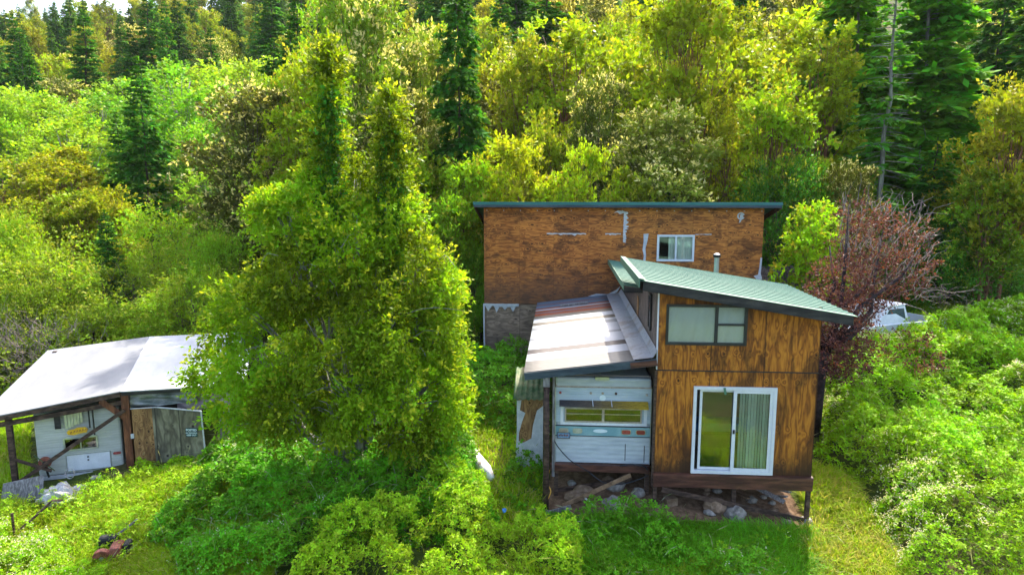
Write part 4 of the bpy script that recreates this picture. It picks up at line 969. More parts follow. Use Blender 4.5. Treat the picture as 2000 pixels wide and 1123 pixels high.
# cables
def cable(name, pts, r, mat, label, cat='cable'):
    pts = [Vector(p) for p in pts]; out = []
    for i in range(len(pts)-1):
        p0 = pts[max(i-1, 0)]; p1 = pts[i]; p2 = pts[i+1]; p3 = pts[min(i+2, len(pts)-1)]
        for t in np.linspace(0, 1, 7)[:-1]: out.append(.5*((2*p1)+(-p0+p2)*t+(2*p0-5*p1+4*p2-p3)*t*t+(-p0+3*p1-3*p2+p3)*t*t*t))
    out.append(pts[-1]); o = MB().tube(out, r, 6).build(name, mat, None, True); return tag(o, label, cat)
cable('black_hose', [hw(-2.33, .40, .9), hw(-2.3, .36, .55), hw(-1.95, .34, .12), hw(-1.5, .30, -.15), hw(-1.1, .28, -.42), hw(-.6, .30, -.42), hw(-.08, .32, -.22)], .013, M['cable'], 'black hose drooping across the lower left face of the pale blue camper', 'hose')
cable('black_cable', [hw(-.75, .33, .0), hw(-.5, .3, .06), hw(-.2, .3, .02), hw(-.1, .31, -.08)], .02, M['cable'], 'short black cable looped on the sill right below the camper')
cable('yellow_rope', [hw(-2.42, .1, -.05), hw(-2.46, .05, -.35), hw(-2.38, .0, -.55), hw(-2.5, -.05, -.8)], .015, M['hose'], 'orange yellow rope hanging by the left corner of the pale blue camper', 'rope')
px, py = Gp(985, 1038); o = blob('blue_bottle', M['blue'], (px, py, gz(px, py)+.5), (.05, .07, .05), 1, 'tiny pale blue plastic scrap lying on the brambles at the bottom', 'litter', sub=2)
# dirt bank behind the big cabin
blob('gravel_bank', M['hay'], (10.4, 27.6, .8), (1.7, 2.2, 2.6), 4, 'bare grey brown earth bank behind the right end of the big cabin', 'bank', freq=1.2, amp=.25, sub=4)
# pickup truck
def pickup():
    x, y = 13.7, 25.0; root = empty('pickup_truck', (x, y, gz(x, y)-.16), R(22), 'white pickup truck parked beyond the purple tree, half hidden by brambles', 'pickup truck')
    # local x: cab centre 0, bed towards +x, nose -x
    prof = [(-2.4, .45), (-2.45, .95), (-2.2, 1.08), (-1.1, 1.14), (-.35, 1.14), (2.45, 1.10), (2.5, .5), (1.9, .45), (-1.2, .42)]
    for sgn, nm in ((1, 'body_side'), (-1, 'body_side')):
        MB().prism([(px_, sgn*.90, pz) for px_, pz in prof][::sgn], (0, -sgn*.12, 0)).build(nm, M['truck_white'], root, bevel=.02)
    MB().box(-2.42, -1.02, -.78, .78, .5, 1.06).build('hood', M['truck_white'], root, bevel=.08)
    MB().box(.62, 2.44, -.78, .78, .55, .60).build('bed_floor', M['ply_grey'], root)
    MB().box(2.42, 2.48, -.78, .78, .55, 1.08).build('tailgate', M['truck_white'], root)
    MB().box(.55, .62, -.78, .78, .5, 1.12).build('bed_front', M['truck_white'], root)
    cab = MB(); lo = [(-1.15, .84, 1.1), (.55, .84, 1.1), (.55, -.84, 1.1), (-1.15, -.84, 1.1)]; hi = [(-.55, .70, 1.78), (.40, .70, 1.80), (.40, -.70, 1.80), (-.55, -.70, 1.78)]
    cab.add(lo+hi, [(4, 7, 6, 5), (0, 1, 5, 4), (1, 2, 6, 5), (2, 3, 7, 6), (3, 0, 4, 7)]); cb = cab.build('cab', M['truck_white'], root, bevel=.06)
    MB().add([(-.78, -.800, 1.22), (.36, -.815, 1.22), (.30, -.735, 1.66), (-.42, -.735, 1.66)], [(0, 1, 2, 3)]).build('side_window', M['glassb'], cb)
    MB().add([(.535, -.66, 1.24), (.535, .66, 1.24), (.445, .58, 1.66), (.445, -.58, 1.66)], [(0, 1, 2, 3)]).build('rear_window', M['glassb'], cb)
    for sx_ in (-1.7, 1.65):
        for sy_ in (-.93, .73): 
            w = MB().tube([(sx_, sy_, .36), (sx_, sy_+.2, .36)], .36, 24).build('wheel', M['rubber'], root); MB().tube([(sx_, sy_-.01, .36), (sx_, sy_+.21, .36)], .19, 16).build('rim', M['steel'], w)
    for sy_ in (-.88, .88): MB().box(2.47, 2.51, sy_-.05, sy_+.05, .75, 1.0).build('tail_lamp', M['red_lens'], root)
M['glassb'] = dirty('dark_tinted_window', (.03, .05, .07), (.07, .10, .13), 4, .12, spec=.6, bump=0)
pickup()

#@@VEG
WHITE = (1, 1, 1, 1)
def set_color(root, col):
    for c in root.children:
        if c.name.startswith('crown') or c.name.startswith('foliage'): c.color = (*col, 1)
PROTO = {}
def protos():
    P_ = PROTO
    P_['fir'] = [fir('fir_tree', 11, 16, 3.1, .06, LM['fir'], M['bark']), fir('fir_tree', 12, 16, 2.6, .10, LM['fir'], M['bark'], gap=.25), fir('fir_tree', 13, 16, 3.6, .04, LM['fir'], M['bark'], droop=.35, gap=.2)]
    P_['firhi'] = [fir('fir_tree', 21, 16, 2.7, .36, LM['fir'], M['bark'], gap=.34, droop=.45, dens=.8, power=.55, ntw=26)]
    P_['firbig'] = [fir('fir_tree', 22, 16, 3.3, .05, LM['fir'], M['bark_grey'], dens=1.25, gap=.14, ntw=34, droop=.30)]
    P_['firbare'] = [fir('fir_tree', 23, 16, 2.2, .18, LM['fir'], M['bark_grey'], dens=1.3, gap=.3, sparse=.55, ntw=9, lim=.14)]
    P_['madrone'] = [broad('madrone_tree', 31, 12, 2.3, .30, 46, 62, 8, .19, LM['madrone'], M['bark_red'], tipp=.35, trunks=2, tlen=.55, br=.24, asp=.6),
                     broad('madrone_tree', 32, 12, 2.0, .22, 50, 60, 8, .19, LM['madrone'], M['bark_red'], tipp=.25, trunks=3, tlen=.55, br=.25, asp=.6),
                     broad('madrone_tree', 33, 12, 2.7, .34, 50, 66, 8, .20, LM['madrone'], M['bark_red'], tipp=.45, trunks=2, br=.23, asp=.6)]
    P_['tanoak'] = [broad('tanoak_tree', 41, 11, 2.3, .14, 58, 68, 8, .17, LM['tanoak'], M['bark'], tipp=.95, br=.24, asp=.5, hole=.30),
                    broad('tanoak_tree', 42, 11, 2.6, .18, 56, 68, 8, .18, LM['tanoak'], M['bark'], tipp=.7, br=.24, asp=.5, hole=.30)]
    P_['alder'] = [broad('alder_tree', 51, 12, 2.9, .18, 60, 60, 8, .16, LM['alder'], M['bark_grey'], tipp=.25, br=.22, asp=.75, tlen=.8, hole=.46),
                   broad('alder_tree', 52, 12, 2.5, .14, 54, 62, 8, .16, LM['alder'], M['bark_grey'], tipp=.25, br=.23, asp=.75, tlen=.8, hole=.46)]
    P_['bush'] = [broad('willow_shrub', 61, 5, 2.4, .10, 50, 60, 9, .12, LM['bush'], M['bark'], tipp=.3, br=.22, trunk=.07, trunks=3, asp=.5, tlen=.9),
                  broad('willow_shrub', 62, 5, 2.1, .08, 46, 60, 9, .12, LM['bush'], M['bark'], tipp=.3, br=.24, trunk=.07, trunks=3, asp=.5, tlen=.9),
                  broad('willow_shrub', 63, 5, 2.8, .06, 60, 56, 9, .13, LM['bush'], M['bark'], tipp=.2, br=.2, trunk=.07, trunks=3, asp=.5, tlen=.9)]
    P_['sapling'] = [broad('young_madrone', 71, 6, 1.2, .08, 34, 60, 8, .14, LM['madrone'], M['bark_red'], tipp=.55, br=.34, trunk=.06, asp=.55),
                     broad('young_madrone', 72, 6, 1.45, .06, 38, 56, 8, .14, LM['madrone'], M['bark_red'], tipp=.3, br=.32, trunk=.06, asp=.55)]
protos()
USED = set()
def tree(kind, var, x, y, H, width, col, label, cat, group=None, lean=0):
    pr = PROTO[kind][var % len(PROTO[kind])]; h, r = pr['_h'], pr['_r']
    if pr.name not in USED: USED.add(pr.name); o = pr
    else:
        o = pr.copy(); COL.objects.link(o)
        for ch in pr.children:
            c = ch.copy(); COL.objects.link(c); c.parent = o
        if 'group' in o: del o['group']
    o.location = (x, y, gz(x, y)-.1); sxy = width/(2*r*1.12)
    o.scale = (sxy, sxy, H/h); o.rotation_euler = (lean, lean*.4, (x*7.3+y*3.1) % 6.283)
    set_color(o, col); return tag(o, label, cat, group)
GRID = np.zeros((60, 104))
def cover(x0, x1, y0, y1, amt=1.0):
    a, b = int(max(0, x0/20)), int(min(104, x1/20)); c, d = int(max(0, y0/20)), int(min(60, y1/20)); GRID[c:d, a:b] += amt
def vis(x0, x1, y0, y1):
    a, b = int(max(0, x0/20)), int(min(104, x1/20)+1); c, d = int(max(0, y0/20)), int(min(60, y1/20)+1)
    g = GRID[c:d, a:b]; return 0 if g.size == 0 else float((g < 1.5).mean())
cover(945, 1490, 400, 760, 3); cover(1290, 1600, 560, 900, 3)
KEYS = []
def key(kind, var, px, ytop, Y, wpx, col, label, cat='tree', group=None):
    X, _, Zt = P(px, ytop, Y); H = Zt-gz(X, Y)
    wpx = wpx*(1.06 if kind in ('madrone', 'tanoak', 'alder', 'sapling') else 1.0)
    tree(kind, var, X, Y, H, wpx/FPX*Y, col, label, cat, group)
    gb = proj(X, Y, gz(X, Y)); cover(px-wpx*.36, px+wpx*.36, ytop+(40 if kind != 'fir' else (gb[1]-ytop)*.35), gb[1]-10, 1.0); KEYS.append((X, Y, wpx/FPX*Y*.5))
K = key
# --- left side
K('fir', 2, 268, 105, 41, 205, (.95, 1.1, 1), 'tall dark fir standing alone before the bright green grove at the left')
K('fir', 0, 225, 215, 43, 120, (1.1, 1.1, .9), 'slimmer fir close against the left side of the tall dark fir')
K('fir', 0, 203, 405, 31, 120, (.9, 1.0, 1.1), 'short dark fir rising out of the yellow green shrubs at the left')
K('fir', 1, 15, 440, 34, 60, (.9, 1.0, 1.1), 'small dark fir at the very left edge above the shrubs')
for i, (px, yt, Y, w) in enumerate([(70, 190, 50, 200), (345, 150, 52, 200), (470, 128, 60, 190), (190, 205, 55, 170), (5, 205, 47, 150), (545, 175, 56, 130), (395, 250, 45, 150), (130, 255, 45, 170), (310, 165, 60, 130), (250, 175, 64, 150), (420, 330, 40, 120)]):
    ls = ['broad bright green alder at the left edge of the middle grove', 'tall bright green alder with a visible trunk right of the dark fir', 'bright green rounded alder highest in the grove at right', 'pale bright green alder left of the dark fir, behind', 'bright green alder cut off by the left frame edge', 'bright green alder at the right end of the grove behind the tan oak', 'lower bright green alder between the dark fir and the tan oak', 'lower broad green alder above the orange madrones', 'narrow bright alder just right of the fir top', 'distant pale alder behind the tall dark fir', 'small bright alder low beside the tan oak']
    K('alder', i, px, yt, Y, w, [(1, 1, 1), (.66, .86, .8), (1.15, 1.05, 1), (.50, .72, .8), (.9, .98, .9)][i % 5], ls[i])
for i, (px, yt, Y, w, c) in enumerate([(40, 325, 39, 160, (1.0, .88, 1)), (125, 300, 42, 150, (1.05, .85, 1)), (205, 372, 37, 110, (1.15, .95, 1)), (60, 400, 35, 130, (.95, .9, 1)), (160, 385, 36, 120, (.8, .8, 1))]):
    K('madrone', i, px, yt, Y, w, c, ['orange tinged madrone at the left edge below the alders', 'olive orange madrone left of the tall dark fir', 'golden yellow madrone right before the tall dark fir', 'dull olive madrone low at the left edge', 'shaded olive madrone behind the short dark fir'][i])
K('tanoak', 1, 492, 195, 35, 225, (1.05, .9, 1), 'large brownish oak with tan leaf tips left of the tall leafy tree')
for i, (px, yt, Y, w, c) in enumerate([(100, 470, 30, 270, (.95, .95, 1)), (318, 425, 33, 210, (.95, 1.1, 1)), (15, 440, 31, 160, (.85, 1, 1)), (240, 500, 29.5, 230, (.95, .95, 1)), (375, 540, 27, 190, (1, 1.05, 1)), (60, 560, 27.6, 190, (.75, .8, 1)), (180, 590, 27.2, 170, (.85, .9, 1)), (300, 590, 26.8, 150, (.95, 1, 1)), (430, 470, 30, 140, (.9, 1.1, 1)), (-30, 600, 26, 150, (.8, .8, 1))]):
    K('bush', i, px, yt, Y, w, c, ['wide yellow green willow shrub at the upper left of the carport', 'tall bright willow shrub right of the short dark fir', 'yellow green shrub at the left frame edge', 'yellow green shrub directly behind the carport ridge', 'bright shrub behind the right slope of the carport roof', 'dull olive shrub mixed with dead twigs at the left edge', 'olive shrub touching the back edge of the carport roof', 'low bright shrub behind the carport roof peak', 'bright shrub at the foot of the brownish oak', 'olive shrub cut by the left frame edge behind the carport'][i], 'shrub')
# --- centre left, behind the big leafy tree
for i, (kd, px, yt, Y, w, c, lb) in enumerate([
    ('tanoak', 705, -10, 31, 190, (1.7, 2.0, 1), 'tall olive and tan tree with a dark trunk behind the leafy spires'),
    ('tanoak', 820, 95, 33, 170, (1.5, 1.6, 1), 'tan tipped olive tree just left of the tall black trunked fir'),
    ('madrone', 600, 120, 36, 150, (.9, 1, 1), 'yellow green madrone behind the left leafy spire'),
    ('madrone', 640, 20, 42, 120, (.7, .9, 1), 'olive madrone top showing above the left leafy spire'),
    ('madrone', 565, 235, 31, 130, (.9, .95, 1), 'yellow green tree between the brownish oak and the leafy spires'),
    ('madrone', 820, 290, 29, 140, (.85, .9, 1), 'yellow green tree low behind the right leafy spire'),
    ('tanoak', 780, 190, 30, 150, (1.5, 1.3, 1), 'brownish tan tree right of the leafy spires'),
    ('sapling', 880, 400, 26.5, 110, (.7, .9, 1), 'dark green young tree against the left end of the big cabin'),
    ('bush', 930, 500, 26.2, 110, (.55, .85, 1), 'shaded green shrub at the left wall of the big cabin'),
    ('sapling', 905, 330, 28, 130, (.9, 1.05, 1), 'yellow green young tree under the black trunked fir')]):
    K(kd, i, px, yt, Y, w, c, lb, 'shrub' if kd == 'bush' else 'tree')
K('firhi', 0, 893, -95, 30, 165, (.8, .9, 1), 'tall dark fir with a long bare black trunk left of the big cabin')
# --- centre, behind the big cabin
for i, (kd, px, yt, Y, w, c, lb) in enumerate([
    ('madrone', 1005, 110, 36, 130, (1.05, .95, 1), 'golden green madrone right of the black trunked fir'),
    ('madrone', 1105, 60, 37, 190, (1, 1, 1), 'tall yellow green madrone with a straight trunk above the big cabin'),
    ('madrone', 1215, 95, 40, 140, (.95, .95, 1), 'yellow green madrone with tan top right of the straight trunked one'),
    ('tanoak', 1168, 175, 32, 125, (1.1, 1.1, 1), 'dark tree speckled with cream tips above the middle of the big cabin'),
    ('tanoak', 1292, 220, 30, 195, (2.2, 2.0, 1.6), 'broad cream frosted tree right above the window of the big cabin'),
    ('madrone', 1350, -60, 35, 230, (1.1, 1.05, 1), 'very tall golden green madrone with twin red trunks at right of centre'),
    ('madrone', 1405, 215, 31, 110, (1.1, .9, 1), 'small golden madrone right of the cream frosted tree'),
    ('sapling', 1010, 290, 28, 140, (1.25, 1.05, 1), 'young yellow madrone with orange tips above the left end of the big cabin'),
    ('sapling', 1085, 350, 27.6, 95, (1.2, 1.2, 1), 'low lime green young tree behind the big cabin roof'),
    ('sapling', 1147, 303, 27.8, 100, (1.1, 1.1, 1), 'cone shaped lime young tree behind the middle of the big cabin roof'),
    ('madrone', 960, 150, 41, 110, (1.1, .85, 1), 'orange tinged madrone behind the black trunked fir'),
    ('sapling', 955, 340, 28.2, 100, (1.1, 1.15, 1), 'lime young tree at the left corner of the big cabin roof'),
    ('sapling', 1225, 340, 28, 90, (.9, .8, 1), 'olive young tree just left of the cream frosted tree'),
    ('tanoak', 1090, 10, 52, 110, (2, 1.4, 1), 'round orange brown tree on the slope at the top centre'),
    ('madrone', 1060, 230, 31, 120, (.85, .8, 1), 'reddish twiggy madrone in the middle gap above the big cabin'),
    ('fir', 978, 60, 60, 70, (1.5, 1.5, 1), 'thin yellowish fir on the slope at top centre')]):
    K(kd, i, px, yt, Y, w, c, lb)
# --- right
for i, (kd, px, yt, Y, w, c, lb) in enumerate([
    ('madrone', 1600, 70, 34, 165, (1.05, 1, 1), 'big rounded yellow green madrone with orange top right of centre'),
    ('madrone', 1515, 170, 31, 180, (.95, 1.05, 1), 'leafy green madrone left before the rounded orange topped one'),
    ('tanoak', 1575, -30, 48, 170, (2, 1.7, 1), 'greyish tan tree on the slope at the top right of centre'),
    ('bush', 1540, 330, 28.5, 170, (.32, .60, 1), 'shrub tinted dark for shade behind the right end of the big cabin'),  # low tint puts the shade into its leaf colour
    ('tanoak', 1660, 335, 27.5, 110, (1.5, 1.2, 1), 'thin twiggy tan tree rising behind the purple leaved tree'),
    ('firbig', 1690, -260, 37, 300, (2.0, 1.8, 1), 'huge bright green fir left of the bare grey trunk'),
    ('firbig', 1845, -240, 37, 330, (1.8, 1.9, .9), 'huge bright green fir right of the bare grey trunk'),
    ('fir', 1975, -150, 42, 260, (.6, .7, .8), 'very dark fir in the top right corner'),
    ('firbare', 1758, -110, 31, 200, (1.2, 1.3, 1), 'sparse fir with a bare lichen grey trunk and dead lower limbs'),
    ('fir', 1835, 255, 31, 190, (1, 1.2, 1), 'short bright green fir under the huge right hand firs'),
    ('madrone', 1985, 165, 28.5, 175, (.95, .8, 1), 'tall tan and yellow madrone along the right frame edge'),
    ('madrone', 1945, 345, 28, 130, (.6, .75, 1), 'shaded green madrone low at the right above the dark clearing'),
    ('bush', 1850, 430, 29.5, 190, (.30, .6, 1), 'shrub tinted dark green for shade behind the clearing at the right'),  # this and the next two shrubs: shade put into the leaf tint
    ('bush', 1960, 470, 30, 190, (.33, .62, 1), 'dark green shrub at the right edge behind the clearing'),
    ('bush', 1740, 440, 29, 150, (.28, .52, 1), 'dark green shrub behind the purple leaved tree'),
    ('sapling', 1592, 405, 25.2, 110, (1.05, 1.25, 1), 'bright lime young madrone between the big cabin and the purple leaved tree'),
    ('madrone', 1460, 100, 40, 130, (.9, .9, 1), 'yellow green madrone behind the twin trunked one'),
    ('fir', 1460, -120, 58, 150, (.9, 1, 1), 'dark green fir on the slope above the twin trunked madrone')]):
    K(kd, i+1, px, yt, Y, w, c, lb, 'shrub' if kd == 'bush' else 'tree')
# --- the forest behind, drawn front to back, leaving out what nothing shows
def forest():
    rng = np.random.default_rng(77); spots = []; y = 36.0
    while y < 262:
        sp = 4.3+y*.026; n = int((1.75*y)/sp)+2
        for i in range(n): spots.append((-.86*y+(i+rng.random()*.8)*sp+rng.normal()*.3, y+rng.normal()*sp*.25))
        y += sp*.86
    spots.sort(key=lambda s: s[1]); cnt = 0
    for (x, y) in spots:
        if any((x-a)**2+(y-b)**2 < (r*.62+1.0)**2 for a, b, r in KEYS): continue
        az = x/y; pxc = 1000+FPX*az*.97; far = y > 82
        left = pxc < 620
        r = rng.random()
        if y < 58:
            if left: kd = 'alder' if r < .25 else 'bush' if r < .45 and y < 45 else 'madrone' if r < .6 else 'tanoak' if r < .78 else 'fir'
            elif pxc < 1500: kd = 'madrone' if r < .58 else 'tanoak' if r < .85 else 'fir'
            else: kd = 'fir' if r < .5 else 'madrone'
        elif y < 88: kd = ('alder' if r < .10 else 'tanoak' if r < .40 else 'fir' if r < .85 else 'madrone') if left else ('madrone' if r < .4 else 'tanoak' if r < .62 else 'fir')
        else: kd = 'fir' if r < .40 else 'tanoak' if r < .74 else 'madrone'
        H = {'fir': 13+7*rng.random(), 'madrone': 9+4*rng.random(), 'tanoak': 8+4*rng.random(), 'alder': 7+3*rng.random(), 'bush': 4.5+2*rng.random()}[kd]
        if far: H *= .85
        if kd == 'fir' and y > 150: H *= 1.1
        wd = {'fir': .42, 'madrone': .44, 'tanoak': .48, 'alder': .50, 'bush': 1.0}[kd]*H*(.8+.4*rng.random())
        g = gz(x, y); a = proj(x, y, g+H); b = proj(x, y, g); wp = wd/y*FPX*.5
        if a[1] > 1000 or a[0]+wp < -130 or a[0]-wp > 2130 or b[1] < -40: continue
        if vis(a[0]-wp, a[0]+wp, a[1], b[1]) < .06: continue
        # height ceiling so that the skyline stays where the photograph has it
        sky_y = np.interp(pxc, [-200, 0, 60, 130, 200, 280, 330, 400, 3000], [38, 38, 28, 10, 5, 22, 5, -30, -60])
        if a[1] < sky_y-18 and pxc < 420:
            H2 = P(pxc, sky_y-18+rng.random()*25, y)[2]-g
            if H2 < 4: continue
            wd *= max(.5, H2/H); H = H2
        v = .75+.5*rng.random()
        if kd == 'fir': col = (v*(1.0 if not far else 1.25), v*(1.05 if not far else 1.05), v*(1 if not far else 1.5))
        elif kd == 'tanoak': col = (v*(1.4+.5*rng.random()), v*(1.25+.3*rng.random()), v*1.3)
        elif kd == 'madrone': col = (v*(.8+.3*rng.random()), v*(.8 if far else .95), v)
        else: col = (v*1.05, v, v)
        side = 'left' if pxc < 660 else 'centre' if pxc < 1330 else 'right'; dep = 'upper hillside' if y > 120 else 'lower hillside' if y > 70 else 'near wood'
        nm = {'fir': 'dark conifer', 'madrone': 'yellow green broadleaf tree', 'tanoak': 'olive brown broadleaf tree', 'alder': 'bright green alder', 'bush': 'yellow green shrub'}[kd]
        where = {'left': 'at left', 'centre': 'at centre', 'right': 'at right'}[side]
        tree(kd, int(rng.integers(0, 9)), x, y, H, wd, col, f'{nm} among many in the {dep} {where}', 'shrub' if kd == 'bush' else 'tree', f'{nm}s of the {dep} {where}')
        cnt += 1; cover(a[0]-wp*.6, a[0]+wp*.6, a[1]+(b[1]-a[1])*(.4 if kd == 'fir' else .15), b[1], .8)
    print('forest trees', cnt)
    import collections
    gr = collections.defaultdict(list)
    for o in SC.objects:
        if 'group' in o and ' of the ' in o['group'] and o.parent is None: gr[o['group']].append(o)
    words = 'first second third fourth fifth sixth seventh eighth ninth tenth eleventh twelfth thirteenth fourteenth fifteenth sixteenth seventeenth eighteenth'.split()
    for g, os_ in gr.items():
        if len(os_) <= 18:
            os_.sort(key=lambda o: o.location.x/o.location.y)
            for i, o in enumerate(os_): o['label'] = (words[i]+' from the left of the ' if len(os_) > 1 else 'only one of the ')+g.replace(' of the ', ' in the ')
forest()
for kd, prs in PROTO.items():
    for pr in prs:
        if pr.name not in USED: hide_proto(pr)
for o in SC.objects:
    for q in ('_h', '_r'):
        if q in o: del o[q]
# --- the big leafy tree in front
def hero():
    rng = np.random.default_rng(5); Y0 = 16.9; X0, _, _ = P(705, 930, Y0); zg = gz(X0, Y0)
    root = empty('leafy_tree', (X0, Y0, zg), 0, 'big bright green leafy tree with two tall vine clad spires between carport and cabins', 'tree')
    Qs, Ts, Ps = [], [], []; Qi, Ti = [], []; mb = MB()
    def L(px, py, Y): p = P(px, py, Y); return np.array([p[0]-X0, Y-Y0, p[2]-zg])
    stems = [((642, 95), Y0+.5), ((762, 180), Y0+.2), ((560, 390), Y0+.3), ((700, 420), Y0-.3), ((840, 560), Y0-.2), ((480, 640), Y0)]
    for (tx, ty), Y in stems:
        e = L(tx, ty, Y); pts = [Vector((rng.normal()*.1, rng.normal()*.1, -.2))]
        for i in range(1, 9):
            t = i/8; q = e*np.array([t**.6, t**.6, t]); pts.append(Vector(q+rng.normal(size=3)*.06))
        mb.tube(pts, [.13*(1-t/9.)+.01 for t in range(9)], 7)
    # ellipsoid masses: px, py, half-width px, half-height px, depth Y, half-depth m, twigs
    B = [(640, 130, 18, 50, Y0+.5, .28, 190), (644, 200, 24, 66, Y0+.5, .35, 280), (640, 290, 38, 75, Y0+.5, .42, 380), (625, 400, 64, 80, Y0+.4, .8, 520), (762, 225, 24, 56, Y0+.2, .3, 240), (768, 320, 36, 66, Y0+.2, .4, 360), (765, 420, 62, 75, Y0+.2, .8, 520), (700, 360, 30, 60, Y0+.4, .4, 120),
         (560, 430, 70, 62, Y0+.2, .8, 520), (530, 400, 40, 34, Y0, .5, 160), (690, 480, 85, 90, Y0-.1, 1.2, 800), (590, 545, 110, 85, Y0-.1, 1.3, 950), (800, 520, 75, 75, Y0-.1, 1.1, 700), (870, 560, 40, 45, Y0-.2, .8, 260),
         (490, 600, 85, 70, Y0-.2, 1.2, 800), (430, 650, 60, 50, Y0-.1, .9, 430), (410, 720, 45, 45, Y0+.1, .8, 240), (520, 700, 95, 70, Y0-.5, 1.3, 900), (640, 650, 110, 85, Y0-.8, 1.5, 1100), (770, 640, 95, 80, Y0-.7, 1.4, 1000), (860, 650, 50, 60, Y0-.4, 1., 420),
         (560, 790, 75, 60, Y0-1.1, 1.1, 760), (640, 800, 70, 72, Y0-1.4, 1.0, 720), (500, 800, 50, 50, Y0-.7, .9, 380), (700, 750, 90, 60, Y0-1.2, 1.2, 720), (820, 750, 85, 70, Y0-1.0, 1.2, 820), (880, 790, 40, 60, Y0-.7, .8, 300), (450, 780, 35, 45, Y0-.3, .7, 200), (800, 830, 70, 45, Y0-.9, 1.0, 420), (620, 860, 35, 34, Y0-1.5, .6, 190), (880, 720, 36, 40, Y0-.5, .7, 200), (735, 560, 80, 70, Y0-.5, 1.2, 600)]
    for (px, py, rx, ry, Y, ry_, n) in B:
        c = L(px, py, Y); r = (max(.12, rx/FPX*Y-.22), ry_, max(.15, ry/FPX*Y-.15))
        n = int(n*(.95 if ry > rx*1.2 else .85)); tb = rng.random(); S, d = sphere_pts(rng, n, c, r)
        kk = (vnoise(S[:, 0]*1.5+7, S[:, 1]*1.5, S[:, 2]*1.7, 3) > .41) | (ry > rx*1.3); kk &= vnoise(S[:, 0]*4+7, S[:, 1]*4, S[:, 2]*4, 4) > .25; S, d = S[kk], d[kk]; n = len(S)
        tall = ry > rx*1.3
        Dm = d*.75+rng.normal(size=(n, 3))*.35; Dm[:, 2] += .35 if tall else .02
        Dm[:, 2] -= .35*(np.abs(d[:, 2]) < .6)*(py > 600)
        q, to, ti = twigs(rng, S, Dm, 14, .46, .108, .5, .25, .30*np.clip(.4+d[:, 2], 0, 1)+.06)
        Qs.append(q); Ts.append(np.clip(to*.55+.45*tb, 0, 1)); Ps.append(ti*.8)
        # limbs reaching into the mass
        for k in range(5):
            e = c+rng.normal(size=3)*np.array(r)*.4; b = np.array([c[0]*.55, c[1]*.5, max(.4, c[2]*.72-.2)])
            mb.tube(tube_path(b, e, .12, 4, rng, .05), [.035, .03, .022, .015, .006], 5)
    # bare curved twigs seen through the leaves
    for k in range(26):
        c = L(rng.uniform(450, 860), rng.uniform(480, 880), Y0-1.2); mb.tube(tube_path(c, c+rng.normal(size=3)*np.array([.7, .3, .35]), .15, 4, rng, .03), [.012, .01, .009, .007, .003], 4)
    for (xa, ya, xb, yb, n) in ((645, 520, 642, 180, 650), (762, 560, 765, 260, 650), (700, 860, 760, 560, 600)):
        t = rng.random(n); pa, pb = L(xa, ya, Y0), L(xb, yb, Y0+.1); S = pa+(pb-pa)*t[:, None]+rng.normal(size=(n, 3))*np.array([.13, .13, .1]); d = rnd_dirs(rng, n); d[:, 2] -= .2
        q, to, ti = twigs(rng, S, d, 7, .22, .085, .8, .2); Qi.append(q); Ti.append(to)
    mb.build('trunk', M['bark_grey'], root, smooth=True)
    c = quadmesh('crown', np.concatenate(Qs), LM['hero'], np.concatenate(Ts), np.concatenate(Ps), root); c.color = WHITE
    c = quadmesh('climbing_ivy', np.concatenate(Qi), LM['ivy'], np.concatenate(Ti), None, root); c.color = WHITE
hero()
